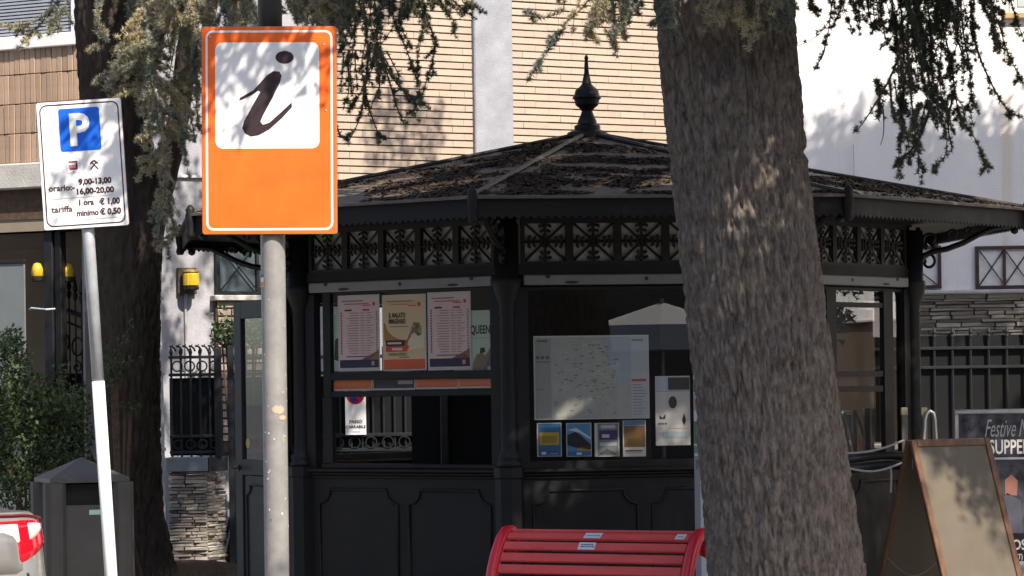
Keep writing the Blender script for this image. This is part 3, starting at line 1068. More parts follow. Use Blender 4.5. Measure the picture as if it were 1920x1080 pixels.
# plain glazed facets round the back, and the front one
m_jamb = []
for s in (-1, 1):
    x = s * (HW - .085)
    jamb = MB(); jamb.box(x - .035, x + .035, -.01, .05, Z_LEDGE + .001, Z_BAR0 - .012)
    m_jamb.append(jamb.mesh('window_jamb', M_CHAR))
sillm = MB(); sillm.box(-HW + .122, HW - .122, .0, .05, Z_LEDGE + .001, Z_LEDGE + .045); m_sill = sillm.mesh('window_sill', M_CHAR)
sillm = MB(); sillm.box(-HW + .122, HW - .122, .005, .05, Z_BAR0 - .03, Z_BAR0 - .012); m_head = sillm.mesh('window_head', M_CHAR)
pane = MB(); pane.box(-HW + .122, HW - .122, .022, .028, Z_LEDGE + .046, Z_BAR0 - .031)
m_pane = pane.mesh('pane', M_GLASS)
for k in (0, 1, 2, 3, 4, 5, 7):
    for mj in m_jamb:
        fpart('window_jamb', mj, None, k)
    if k != 7:
        fpart('window_head', m_head, None, k)
        fpart('window_sill', m_sill, None, k)
        if k != 5:      # pane left out so no bright reflection shows there
            fpart('pane', m_pane, None, k)
# right-hand facet: extra glazing bars of a closed door
K1 = KF(1)
for (Xa, Xb) in ((1548, 1566), (1655, 1672)):
    u0_, _ = K1.uv(Xa, 650); u1_, _ = K1.uv(Xb, 650)
    mb = MB(); mb.box(u0_, u1_, -.012, .02, Z_LEDGE + .046, Z_BAR0 - .031); fpart('stile', mb, M_CHAR, 1)
for (Ya, Yb) in ((566, 577), (696, 706), (724, 734)):
    u0_, z1_ = K1.uv(1567, Ya); u1_, z0_ = K1.uv(1654, Yb)
    mb = MB(); mb.box(u0_ - .3, u1_ - .001, -.008, .018, z0_, z1_); fpart('glazing_bar', mb, M_CHAR, 1)
# plain blind hanging inside that facet
u0_, z1_ = K1.uv(1575, 580, .2); u1_, z0_ = K1.uv(1640, 860, .2)
mb = MB(); mb.box(u0_ - .4, u1_, .2, .205, z0_, z1_); fpart('inner_blind', mb, mat('grey_blind', (.10, .10, .10), rough=.8, var=.2), 1)

# front-left facet: raised sash over an open counter
KL = KF(-1)
u0_, _ = KL.uv(606, 600); u1_, _ = KL.uv(941, 600)
zt_ = KL.uv(770, 541)[1]
zb1, zb0 = KL.uv(770, 697)[1], KL.uv(770, 711)[1]
zc1_, zc0_ = KL.uv(770, 732)[1], KL.uv(770, 743)[1]
mb = MB()
mb.bbox(u0_, u0_ + .06, -.008, .03, zc0_, zt_, .003); mb.bbox(u1_ - .012, u1_ + .03, -.008, .03, zc0_, zt_, .003)
mb.bbox(u0_ + .061, u1_ - .013, -.008, .03, zb0, zb1, .003); mb.bbox(u0_ + .061, u1_ - .013, -.008, .03, zc0_, zc1_, .003)
mb.bbox(u0_ + .061, u1_ - .013, -.004, .03, zt_ - .012, zt_, .003)
fpart('sash', mb, M_CHAR, 7)
mb = MB(); mb.box(u0_ + .061, u1_ - .013, .010, .015, zb1, zt_ - .012); fpart('pane', mb, M_GLASS, 7)
mb = MB(); mb.box(u0_ + .061, u1_ - .013, .010, .015, zc1_, zb0); fpart('pane', mb, M_GLASS, 7)
# lower fixed frame and mullion left of the opening
for (Xa, Xb) in ((606, 624),):
    a, _ = KL.uv(Xa, 800); b, _ = KL.uv(Xb, 800)
    mb = MB(); mb.bbox(a, b, -.006, .03, Z_LEDGE + .03, zc0_ - .002, .003); fpart('stile', mb, M_CHAR, 7)
a, _ = KL.uv(606, 860); b, _ = KL.uv(942, 860)
mb = MB(); mb.bbox(a, b, -.02, .06, Z_LEDGE + .001, Z_LEDGE + .028, .004); fpart('window_sill', mb, M_CHAR, 7)
# counter inside
mb = MB(); mb.box(-HW + .2, HW - .2, .06, .35, Z_LEDGE - .05, Z_LEDGE - .01); fpart('counter', mb, M_INT, 7)

# door leaf standing open at the left
cL, aL = kcorner(-1)
DW = .74
hx, hy = KX + cL.x - .10, KD + cL.y + .02
tx = px(443, 700, hy + .6)
dx_ = tx.x - hx
dy_ = math.sqrt(max(.01, DW * DW - dx_ * dx_))
ang = math.atan2(-dy_, -dx_)      # x axis runs from free edge to hinge
zt_d = px(450, 566, hy + dy_).z - .16
def dbox(m, x0, x1, z0, z1, y0=-.02, y1=.02, b=.003): m.bbox(x0, x1, y0, y1, z0, z1, b)
zmid = px(450, 860, hy + dy_).z - .16
dm = MB()
for (nm, args) in (('stile', (0, .11, 0, zt_d)), ('stile', (DW - .11, DW, 0, zt_d)), ('rail', (.111, DW - .111, zt_d - .11, zt_d)), ('rail', (.111, DW - .111, zmid - .10, zmid)), ('rail', (.111, DW - .111, 0, .16))):
    dbox(dm, *args)
door = dm.build('door', M_FENCE, kiosk, (tx.x - KX, hy + dy_ - KD, -.13 + .16), ang)
door['label'] = 'glazed dark door leaf standing open'
mb = MB(); dbox(mb, .111, DW - .111, .161, zmid - .101, -.008, .008); dp = mb.build('lower_panel', M_FENCE, door)
mm = moulding(.16, DW - .16, .22, zmid - .16, .06); mm.v = [(v[0], v[1] - .008, v[2]) for v in mm.v]
mm.build('panel_moulding', M_FENCE, dp)
mb = MB(); mb.box(.111, DW - .111, -.003, .003, zmid, zt_d - .111); mb.build('pane', M_GLASS, door)
zh = px(470, 876, hy + dy_).z - .16
mb = MB(); mb.lathe([(.02, 0), (.02, .006)], 10, (0, 0, 0)); mb.v = [(v[0] + .06, -v[2] - .021, v[1] + zh) for v in mb.v]
mb.tube([(.06, -.03, zh), (.06, -.06, zh), (.16, -.065, zh + .004)], .009, 7); recalc(mb.build('handle', M_IRON, door))
mb = MB(); disc(mb, (.17, zmid + .10), .032, -.0045, 0); recalc(mb.build('sticker', mat('amber_sticker', (.45, .33, .08), rough=.5, var=.4, scale=60), door))

# needles and dirt lying on the roof
lit = MB()
r_ = random.Random(77)
for k in (-2, -1, 0, 1, 2):
    f = phi(k)
    cf, sf = math.cos(f), math.sin(f)
    cnt = 0
    target = {0: 9000, -1: 7500, 1: 5200}.get(k, 900)
    tries = 0
    while cnt < target and tries < target * 14:
        tries += 1
        q = r_.random() ** .6
        x = r_.uniform(-1, 1) * HWO * q
        y = -APO * q
        dens = noise.fractal((x * 2.0 + 7 * k, y * 3.6, 1.7 * k), 1.0, 2.0, 4) * 1.25 + .12 - .5 * abs(q - .72) + (.35 if q > .965 else 0)
        if abs(x) > HWO * q - .10 and q < .94: dens -= .35
        if dens < r_.uniform(-.25, .35): continue
        z = Z_FAS1 + (Z_APEX - Z_FAS1) * (1 - q) + .004
        s = r_.uniform(.004, .014)
        a = r_.uniform(0, 2 * PI)
        pts = []
        for j in range(3):
            aa = a + j * 2.1 + r_.uniform(-.4, .4)
            ex = s * (1.6 if j == 0 else 1)
            pts.append((x + ex * 1.5 * math.cos(aa), y + ex * math.sin(aa), z + r_.uniform(0, .018) - .22 * ex * math.sin(aa) * -1))
        lit.poly([(cf * p[0] - sf * p[1], sf * p[0] + cf * p[1], p[2] - .0) for p in pts])
        cnt += 1
o = stuff(lit.build('needle_litter', mat('dark_litter', (.085, .062, .048), rough=1, col2=(.040, .030, .024), scale=6, spec=.1), None, (KX, KD, 0)))
tag(o, 'dark drifts of fallen needles lying on the kiosk roof', 'litter')

# ------------------------------------------------------------------ papers behind the kiosk glass
M_PAPER = mat('paper', (.78, .78, .76), rough=.8, var=.05, scale=5, spec=.2)


def sheet(name, label, cat, fr, X0, Y0, X1, Y1, inset, base, group=None, k=-1, thick=.0012):
    """a flat print hung in facet frame fr, covering the photograph rectangle; returns thing, w, h"""
    Xm, Ym = (X0 + X1) / 2, (Y0 + Y1) / 2
    u0, _ = fr.uv(X0, Ym, inset); u1, _ = fr.uv(X1, Ym, inset)
    z1 = fr.uv(Xm, Y0, inset)[1]; z0 = fr.uv(Xm, Y1, inset)[1]
    w, h = u1 - u0, z1 - z0
    p = fr.world(u0, inset, z0)
    t = thing(name, label, cat, p, fr.phi, group)
    m = MB(); m.box(0, w, 0, thick, 0, h)
    t2 = m.build('paper', base, t)
    return t, w, h, t2


class Print:
    """flat print: rectangles, outlines and letters on a sheet, sizes as fractions of it"""

    def __init__(self, w, h, gain=1.16):
        self.gain = gain
        self.w, self.h, self.m, self.mats = w, h, MB(), []
        self.y = -.0006

    def mi(self, c):
        m = ink(*[min(250, int(v * self.gain)) for v in c])
        if m not in self.mats:
            self.mats.append(m)
        return self.mats.index(m)

    def lift(self): self.y -= .0006

    def rect(self, x0, y0, x1, y1, c):
        w, h = self.w, self.h
        self.m.poly([(x0 * w, self.y, y0 * h), (x1 * w, self.y, y0 * h), (x1 * w, self.y, y1 * h), (x0 * w, self.y, y1 * h)], self.mi(c))

    def shape(self, pts, c):
        pts = [(p[0] * self.w, self.y, p[1] * self.h) for p in pts]
        a = sum(pts[i][0] * pts[(i + 1) % len(pts)][2] - pts[(i + 1) % len(pts)][0] * pts[i][2] for i in range(len(pts)))
        self.m.poly(pts if a > 0 else pts[::-1], self.mi(c))

    def text(self, s, x, y, size, c, **kw):
        put_text(self.m, s, size * self.h, x * self.w, y * self.h, self.y, self.mi(c), **kw)

    def done(self, parent):
        o = self.m.build('print', self.mats, parent)
        return o


def timetable(fr, X0, Y0, X1, Y1, label):
    t, w, h, pp = sheet('timetable_poster', label, 'poster', fr, X0, Y0, X1, Y1, .019, M_PAPER, 'timetable posters in the sash')
    pr = Print(w, h)
    pr.rect(.04, .045, .97, .965, (214, 190, 186)); pr.lift()
    pr.rect(.04, .045, .97, .15, (35, 36, 78))
    pr.shape([(.04, .15), (.55, .15), (.97, .27), (.97, .15)], (120, 78, 80)); pr.shape([(.75, .15), (.97, .15), (.97, .30), (.86, .20)], (214, 160, 110))
    pr.lift()
    r_ = random.Random(4)
    pr.rect(.10, .915, .62, .93, (130, 110, 112)); pr.rect(.16, .875, .75, .89, (190, 95, 95)); pr.rect(.60, .855, .80, .868, (200, 70, 70)); pr.rect(.84, .855, .90, .90, (185, 60, 65))
    pr.rect(.17, .79, .34, .812, (60, 45, 60)); pr.rect(.60, .79, .76, .812, (170, 60, 65))
    for i in range(17):
        y = .755 - i * .033
        pr.rect(.07, y, .105, y + .02, (120, 45, 60)); pr.rect(.92, y + .006, .95, y + .022, (55, 48, 62))
        pr.rect(.30 - r_.random() * .1, y + .004, .50, y + .013, (140, 120, 122))
        pr.rect(.54, y + .004, .64 + r_.random() * .04, y + .013, (150, 128, 128))
        pr.rect(.69, y + .004, .76 + r_.random() * .12, y + .013, (140, 118, 120))
    pr.rect(.20, .185, .72, .20, (110, 90, 100)); pr.rect(.80, .075, .87, .13, (190, 150, 140))
    pr.done(pp)
    return t


# a first poster half hidden at the left
t, w, h, pp = sheet('green_poster', 'pale green poster mostly covered by a timetable poster', 'poster', KL, 623, 588, 660, 696, .026, M_PAPER)
pr = Print(w, h); pr.rect(0.03, .02, .98, .98, (176, 205, 184)); pr.lift(); pr.shape([(.1, .2), (.5, .15), (.9, .4), (.5, .62), (.15, .55)], (52, 66, 62)); pr.done(pp)
timetable(KL, 634, 553, 712, 696, 'pink timetable poster hanging left of the theatre poster')
timetable(KL, 802, 547, 883, 694, 'pink timetable poster hanging right of the theatre poster')
t, w, h, pp = sheet('theatre_poster', 'cream theatre poster with a crouching figure, black and red labels and an orange foot', 'poster', KL, 717, 552, 799, 695, .019, M_PAPER)
pr = Print(w, h)
pr.rect(.03, .02, .97, .98, (212, 190, 152)); pr.lift()
pr.rect(.03, .02, .97, .15, (206, 96, 58))
arc = [(.08 + .50 * (1 - math.cos(R(a))), .62 - .22 * math.sin(R(a))) for a in range(0, 95, 8)]
pr.shape([(.04, .64)] + arc + [(.70, .33), (.30, .28), (.10, .33), (.04, .42)], (170, 122, 60))
pr.lift()
pr.shape([(.62, .27), (.58, .36), (.66, .44), (.60, .50), (.70, .60), (.84, .62), (.94, .55), (.96, .30)], (226, 205, 176))
pr.shape([(.50, .38), (.58, .42), (.66, .55), (.72, .63), (.88, .62), (.80, .52), (.66, .46), (.56, .36)], (150, 92, 60))
pr.shape([(.74, .50), (.78, .60), (.90, .58), (.90, .47), (.82, .45)], (92, 52, 36))
pr.rect(.08, .325, .52, .40, (40, 34, 34)); pr.shape([(.08, .25), (.56, .25), (.62, .32), (.52, .33), (.08, .32)], (206, 74, 56))
pr.lift()
pr.text('IL MALATO', .155, .70, .088, (58, 50, 46), bold=.0016, squeeze=.64); pr.text('IMMAGINARIO', .15, .62, .088, (58, 50, 46), bold=.0016, squeeze=.50)
pr.rect(.17, .575, .60, .585, (120, 110, 100)); pr.rect(.12, .35, .44, .375, (214, 200, 190)); pr.rect(.22, .27, .46, .30, (240, 205, 190))
pr.text('GIARDINO CASTELLO', .14, .20, .05, (70, 64, 60), bold=.0004, squeeze=.62)
pr.rect(.38, .172, .62, .182, (100, 92, 86)); pr.rect(.10, .905, .70, .92, (150, 140, 120)); pr.rect(.20, .865, .62, .875, (205, 110, 90)); pr.rect(.60, .845, .78, .858, (200, 70, 60)); pr.rect(.82, .84, .88, .89, (200, 60, 56))
pr.done(pp)
t, w, h, pp = sheet('concert_poster', 'grey green concert poster with a raised arm and the word QUEEN', 'poster', KL, 850, 582, 939, 696, .026, M_PAPER)
pr = Print(w, h)
pr.rect(.0, .0, .98, .985, (176, 190, 172)); pr.lift()
pr.shape([(.55, .0), (.98, .0), (.98, .34), (.62, .20)], (92, 92, 108)); pr.shape([(.40, .0), (.62, .20), (.98, .34), (.98, .52), (.70, .30), (.45, .12)], (150, 152, 150))
pr.lift()
pr.shape([(.40, .0), (.42, .15), (.50, .28), (.62, .30), (.68, .24), (.86, .50), (.92, .60), (.96, .58), (.90, .46), (.70, .14), (.64, .0)], (126, 112, 92))
pr.shape([(.56, .29), (.57, .38), (.66, .39), (.68, .31)], (50, 44, 42))
pr.text('THE QUEEN', .10, .62, .19, (52, 58, 56), bold=.002, squeeze=.66); pr.rect(.40, .54, .80, .55, (130, 150, 132)); pr.text('ORE 21', .72, .02, .08, (226, 226, 226), bold=.0008, squeeze=.55)
pr.done(pp)
# strip of folded sheets under the posters
for (xa, xb, c, lab) in ((624, 698, (206, 116, 74), 'orange folded sheet at the far end of the strip under the timetable posters'),
                         (699, 778, (48, 48, 62), 'navy folded sheet in the strip under the theatre poster'),
                         (779, 859, (206, 110, 78), 'orange folded sheet in the strip beside the navy one'),
                         (860, 940, (205, 122, 88), 'orange folded sheet in the strip beside the kiosk column')):
    ya = 712 - (xa - 624) * .008; yb = 733 - (xa - 624) * .022
    t, w, h, pp = sheet('folded_sheet', lab, 'paper', KL, xa, ya, xb, yb, .019, M_PAPER, 'folded sheets in the sash strip')
    pr = Print(w, h); pr.rect(.02, .18, .985, .99, c); pr.lift()
    if c[0] < 60: pr.rect(.60, .55, .95, .9, (150, 150, 158)); pr.rect(.08, .35, .5, .42, (80, 80, 100))
    else: pr.rect(.05, .30, .9, .36, (190, 96, 60))
    pr.done(pp)

# ---- behind the front pane
K0 = KF(0)
M_MAP = mat('map_print', (.58, .60, .57), rough=.7, col2=(.50, .54, .50), scale=14, spec=.3)
t, w, h, pp = sheet('town_map', 'large pale town map sheet behind the front glass', 'map', K0, 1001, 629, 1217, 786, .040, M_PAPER)
pr = Print(w, h)
pr.mats.append(M_MAP); pr.m.poly([(.012 * w, pr.y, .012 * h), (.988 * w, pr.y, .012 * h), (.988 * w, pr.y, .98 * h), (.012 * w, pr.y, .98 * h)], 0); pr.lift()
pr.rect(.012, .02, .15, .97, (150, 156, 152)); pr.rect(.845, .02, .985, .97, (176, 186, 190)); pr.shape([(.60, .97), (.845, .97), (.845, .45), (.73, .40), (.66, .70)], (158, 172, 180)); pr.lift()
r_ = random.Random(12)
for i in range(28):    # streets
    x = r_.uniform(.17, .70); y = r_.uniform(.06, .92); L = r_.uniform(.05, .20); a = r_.choice((0, .4, 1.57, 1.2, -.5)) + r_.uniform(-.2, .2)
    ca, sa = math.cos(a) * L, math.sin(a) * L
    q = .0035
    pr.shape([(x, y), (min(x + ca, .74), y + sa * .9), (min(x + ca, .74) + q, y + sa * .9 - q), (x + q, y - q)], (196, 200, 188))
for i in range(70):
    x = r_.uniform(.17, .72); y = r_.uniform(.06, .92); L = r_.uniform(.006, .022)
    pr.rect(x, y, x + L * 1.6, y + .010, r_.choice(((86, 98, 92), (120, 112, 104), (98, 112, 92))))
pr.rect(.03, .93, .12, .95, (80, 110, 92)); pr.rect(.85, .93, .95, .95, (96, 130, 104)); pr.rect(.85, .445, .975, .475, (186, 78, 64))
for i in range(11): pr.rect(.855, .40 - i * .035, .855 + r_.uniform(.07, .12), .408 - i * .035, (128, 120, 126))
for i in range(3): pr.rect(.02 + i * .042, .725, .05 + i * .042, .76, (96, 104, 100))
pr.rect(.018, .685, .14, .695, (90, 100, 96)); pr.rect(.02, .36, .08, .37, (110, 116, 112))
pr.done(pp)
br_labels = ('blue brochure with a yellow picture block standing under the town map', 'blue brochure with a dark mountain standing under the town map',
             'white and purple brochure standing under the town map', 'brown brochure with a white foot standing under the town map')
for i, (xa, xb, ya) in enumerate(((1007, 1053, 793), (1062, 1109, 793), (1115, 1161, 793), (1168, 1211, 788))):
    t, w, h, pp = sheet('brochure', br_labels[i], 'brochure', K0, xa, ya, xb, 856, .052, M_PAPER, 'brochures in a row under the map', thick=.006)
    pr = Print(w, h)
    if i == 0:
        pr.rect(.05, .02, .97, .98, (58, 104, 150)); pr.lift(); pr.rect(.09, .34, .90, .72, (178, 160, 70)); pr.rect(.05, .86, .97, .96, (70, 130, 176)); pr.lift(); pr.rect(.2, .40, .8, .62, (150, 132, 58)); pr.rect(.18, .06, .36, .14, (214, 224, 232)); pr.rect(.5, .07, .85, .09, (150, 180, 205))
    elif i == 1:
        pr.rect(.03, .02, .97, .98, (90, 140, 186)); pr.lift(); pr.shape([(.03, .35), (.03, .64), (.35, .74), (.6, .62), (.97, .36), (.97, .2), (.3, .28)], (44, 52, 60)); pr.rect(.03, .02, .97, .16, (62, 112, 160)); pr.shape([(.4, .2), (.97, .16), (.97, .30), (.6, .30)], (170, 140, 64)); pr.lift(); pr.rect(.4, .05, .6, .12, (220, 228, 234)); pr.shape([(.03, .8), (.5, .72), (.97, .5), (.97, .56), (.4, .85)], (190, 214, 228))
    elif i == 2:
        pr.rect(.12, .02, .97, .98, (120, 130, 134)); pr.lift(); pr.rect(.18, .50, .92, .78, (70, 62, 112)); pr.rect(.2, .32, .9, .42, (170, 186, 196)); pr.shape([(.2, .1), (.5, .24), (.85, .1), (.85, .06), (.2, .06)], (80, 84, 86)); pr.lift(); pr.rect(.3, .56, .6, .66, (196, 198, 206)); pr.rect(.25, .84, .85, .94, (180, 190, 196))
    else:
        pr.rect(.05, .26, .97, .85, (118, 92, 58)); pr.rect(.03, .86, .97, .99, (84, 122, 156)); pr.lift(); pr.rect(.2, .3, .75, .5, (104, 84, 44)); pr.rect(.1, .14, .85, .18, (70, 70, 72)); pr.rect(.1, .09, .8, .11, (130, 130, 132))
    pr.done(pp)
t, w, h, pp = sheet('notice_sheet', 'white notice with dark line drawings taped beside the town map', 'notice', K0, 1229, 705, 1294, 835, .040, M_PAPER)
pr = Print(w, h)
pr.rect(.0, .80, .36, .99, (170, 186, 200)); pr.rect(.37, .80, .99, .98, (72, 72, 76)); pr.rect(.02, .78, .98, .787, (90, 100, 110)); pr.lift()
pr.shape([(.5 + .12 * math.cos(a * .4), .62 + .09 * math.sin(a * .4)) for a in range(16)], (66, 62, 62)); pr.shape([(.82, .28), (.76, .36), (.82, .47), (.88, .36)], (40, 36, 46)); pr.shape([(.10, .44), (.2, .40), (.3, .46), (.28, .38), (.12, .38)], (50, 52, 56))
for i in range(3): pr.rect(.08 + i * .09, .30, .14 + i * .09, .325, (60, 64, 70))
pr.rect(.2, .1, .9, .2, (160, 176, 186)); pr.rect(.38, .24, .98, .245, (120, 130, 136))
pr.done(pp)
# things standing dark inside
mb = MB(); mb.bbox(-.12, .12, -.05, .05, 0, .10, .004)
tag(mb.build('wall_speaker', mat('grey_box', (.05, .05, .06), rough=.5), None, (KX + .06, KD - .6, 2.30)), 'small grey box fixed under the kiosk ceiling behind the front glass', 'box')

# ------------------------------------------------------------------ orange information sign
DI = 14.3
SC = DI / F_PX
pb = px(519, 1080, DI)
t = thing('information_sign', 'orange information sign with a white panel and dark letter i on a grey pole', 'sign', (pb.x, DI, .13))
PR = .057
M_POLE = mat('grey_pole_paint', (.27, .265, .26), rough=.42, col2=(.20, .195, .19), scale=10, bump=.12, bscale=40, spec=.5, coat=.1)
x_top = px(506, 10, DI).x - pb.x
zsig0, zsig1 = px(508, 440, DI).z - .13, px(508, 54, DI).z - .13
mb = MB()
zz = [0, .5, 1.0, 1.6, 2.2, zsig1 - .02]
mb.tube([(0 + (x_top) * (z / 3.2), 0, z) for z in zz], PR, 20)
mb.build('pole', M_POLE, t, smooth=True)
mb = MB(); mb.tube([(x_top * (z / 3.2), 0, z) for z in (zsig1 - .019, zsig1 + .4, 5.4)], [PR * .98, PR * .96, PR * .85], 20)
mb.build('upper_pole', mat('dark_pole_tone', (.045, .05, .055), rough=.5, var=.3, scale=12), t, smooth=True)  # darker above the sign than below it
# wear: flaked paint and sticker scraps on the pole
r_ = random.Random(5)
def pole_patch(m, x0, a0, z0, w, h, seed, mi, n=9, lift=.0012):
    """ragged scrap wrapped round the pole, in upright strips"""
    q = random.Random(seed)
    k = max(3, int(w / .006))
    up = [q.uniform(.6, 1.1) for _ in range(k + 1)]; dn = [q.uniform(.6, 1.1) for _ in range(k + 1)]
    P3 = []
    for i in range(k + 1):
        e = 2 * i / k - 1
        s_ = math.sqrt(max(.04, 1 - e * e))
        th = a0 + (w / 2 * e) / PR
        for zz_ in (z0 - h / 2 * s_ * dn[i], z0 + h / 2 * s_ * up[i]):
            P3.append((x0 + x_top * (zz_ / 3.2) + (PR + lift) * math.sin(th), -(PR + lift) * math.cos(th), zz_))
    m.add(P3, [(2 * i, 2 * i + 2, 2 * i + 3, 2 * i + 1) for i in range(k)], mi)
mb = MB()
for i in range(28):
    z = px(0, r_.choice((r_.uniform(700, 900), r_.uniform(560, 1075))), DI).z - .13
    pole_patch(mb, 0, r_.uniform(-1.3, 1.4), z, r_.uniform(.003, .009), r_.uniform(.004, .014), 100 + i, r_.choice((0, 0, 0, 1)), 7)
pole_patch(mb, 0, .35, px(0, 775, DI).z - .13, .06, .045, 3, 2, 12)
pole_patch(mb, 0, .75, px(0, 790, DI).z - .13, .04, .03, 4, 2, 10, .0016)
pole_patch(mb, 0, .75, px(0, 830, DI).z - .13, .012, .06, 7, 3, 8)
stuff(mb.build('flaked_paint', [ink(226, 224, 220), ink(90, 86, 82), ink(176, 158, 138), ink(140, 156, 118)], t))
mb = MB()
zz = px(0, 535, DI).z - .13
for (zo, hh, mi) in ((.0, .05, 0), (.025, .012, 1), (-.012, .02, 2)):
    seg = []
    for i in range(5):
        th = -1.45 + i * .16
        seg.append((th))
    for i in range(4):
        ps = [(x_top * .7 + (PR + .0015 + mi * .0005) * math.sin(a), -(PR + .0015 + mi * .0005) * math.cos(a), zz + zo + s * hh / 2) for (a, s) in ((seg[i], -1), (seg[i + 1], -1), (seg[i + 1], 1), (seg[i], 1))]
        mb.poly(ps, mi)
mb.build('sticker', [ink(232, 226, 222), ink(70, 90, 150), ink(226, 140, 90)], t)
# panel
SWD = 250 * SC; SHT = (zsig1 - zsig0)
M_OR = mat('orange_enamel', srgb(238, 108, 36), rough=.42, col2=srgb(228, 98, 32), scale=6, spec=.4, bump=.03, bscale=12)
mb = MB(); mb.prism(rrect(-SWD / 2, SWD / 2, 0, SHT, .012), 0, .004); panel = recalc(mb.build('sign_panel', M_OR, t, (x_top * .8 - .008, -PR - .022, zsig0)))
panel.rotation_euler = (0, R(.55), 0)
mb = MB(); mb.prism(rrect(-SWD / 2 - .003, SWD / 2 + .003, -.003, SHT + .003, .013), .0042, .018); recalc(mb.build('plate_edge', mat('dull_edge', (.24, .20, .18), rough=.5, metal=.4), panel))
mb = MB(); ring_print(mb, -SWD / 2 + .016, SWD / 2 - .016, .016, SHT - .016, .035, .010, -.001); mb.build('border', M_WHITEP, panel)
def ip(X, Y): return ((X - 504.5) * SC, SHT - (Y - 54) * SC)
wx0, wz1 = ip(404, 83); wx1, wz0 = ip(598, 281)
mb = MB(); mb.poly([(p[0], -.0012, p[1]) for p in rrect(wx0, wx1, wz0, wz1, .035, 6)][::-1]); mb.build('white_field', M_WHITEP, panel)
st = [(297, 383), (300, 372), (350, 345), (400, 290), (425, 273), (448, 275), (456, 290), (450, 315), (420, 375), (385, 440), (376, 462), (386, 473), (410, 465), (455, 425), (493, 390), (494, 408), (455, 450), (410, 490), (370, 512), (340, 517), (318, 505), (308, 485), (315, 460), (345, 405), (376, 350), (368, 346), (345, 362), (310, 379)]
def shear_i(p): return (300 + p[0] / 2, p[1] / 2)
mb = MB(); mb.poly([(q[0], -.0024, q[1]) for q in (ip(*shear_i(p)) for p in st)][::-1])
mb.poly([(q[0], -.0024, q[1]) for q in (ip(300 + (467 + 34 * math.cos(a / 20 * 2 * PI)) / 2, (222 + 24 * math.sin(a / 20 * 2 * PI)) / 2) for a in range(20))])
o = mb.build('letter', ink(50, 38, 42), panel); recalc(o)
mb = MB()
for z in (.18, SHT - .18):
    mb.tube([(-.006 + (PR + .006) * math.cos(i / 16 * 2 * PI), PR + .022 + (PR + .006) * math.sin(i / 16 * 2 * PI), z) for i in range(16)], .008, 6, closed=True)
mb.build('clamp', M_GALV, panel)
mb = MB()
for (X, Y) in ((608, 87), (611, 210), (395, 72)):
    q = ip(X, Y); disc(mb, q, .004, -.003, 0, 8)
recalc(mb.build('rivet', M_GALV, panel))

# ------------------------------------------------------------------ parking sign
DP = 14.7
SC2 = DP / F_PX
pb = px(222, 1290, DP); pt = px(165, 430, DP)
lean = math.atan2(pt.x - pb.x, pt.z - pb.z)
t = thing('parking_sign', 'white parking tariff sign with a blue P on a leaning pole', 'sign', (px(224, 1300, DP).x, DP, .13))
t.rotation_euler = (0, lean, 0)
L0 = (px(180, 715, DP).z - .13) / math.cos(lean)
LT = (px(150, 190, DP).z - .13) / math.cos(lean)
mb = MB(); mb.tube([(0, 0, 0), (0, 0, .8), (0, 0, L0)], .0305, 16); mb.build('sunlit_pole', mat('sunlit_pole_tone', (.78, .77, .75), rough=.4, var=.1, scale=8), t, smooth=True)  # sunlight on the lower pole is put into its pale colour
mb = MB(); mb.tube([(0, 0, L0 + .001), (0, 0, L0 + .8), (0, 0, LT - .03)], .0290, 16); mb.build('pole', M_GALV, t, smooth=True)
PWD, PHT = 158 * SC2, 238 * SC2
z0p = (px(166, 426, DP).z - .13) / math.cos(lean) - .004
mb = MB(); mb.prism(rrect(-PWD / 2, PWD / 2, 0, PHT, .010), 0, .004); panel = recalc(mb.build('sign_panel', M_WHITEP, t, (0, -.046, z0p)))
mb = MB(); mb.prism(rrect(-PWD / 2 - .002, PWD / 2 + .002, -.002, PHT + .002, .011), .0042, .014); recalc(mb.build('plate_edge', mat('red_brown_edge', (.16, .05, .06), rough=.6), panel))
mb = MB(); ring_print(mb, -PWD / 2 + .012, PWD / 2 - .012, .012, PHT - .012, .034, .006, -.001); mb.build('border', ink(58, 34, 44), panel)
def pp_(X, Y):     # photo pixel on the sign -> sign coordinates (sign is 158 x 238 px, TL 72,186)
    # undo the lean: local axes
    ex = (158.0, -8.0); ez = (16.0, 240.0)
    dx, dy = X - 71, Y - 187
    det = ex[0] * ez[1] - ex[1] * ez[0]
    a = (dx * ez[1] - dy * ez[0]) / det; b = (ex[0] * dy - ex[1] * dx) / det
    return (a - .5) * PWD, (1 - b) * PHT
a, b = pp_(113, 200), pp_(195, 277)
x0_, z1_ = pp_(112, 199); x1_, z0_ = pp_(194, 276)
mb = MB(); mb.poly([(p[0], -.0012, p[1]) for p in rrect(x0_, x1_, z0_, z1_, .012, 5)][::-1]); mb.build('blue_square', ink(20, 96, 210), panel)
mb = MB(); tm = text_mb('P', .205, bold=.0075, squeeze=.92)
xs_ = [v[0] for v in tm.v]; zs_ = [v[2] for v in tm.v]
cx, cz = (min(xs_) + max(xs_)) / 2, (min(zs_) + max(zs_)) / 2
mb.add([(v[0] - cx + (x0_ + x1_) / 2, -.0024, v[2] - cz + (z0_ + z1_) / 2) for v in tm.v], tm.f); mb.build('letter', M_WHITEP, panel)
mb = MB()
def ptx(s, X, Y, px_h, mi=0, **kw):
    q = pp_(X, Y); put_text(mb, s, px_h * SC2 / .72, q[0], q[1], -.0014, mi, **kw)
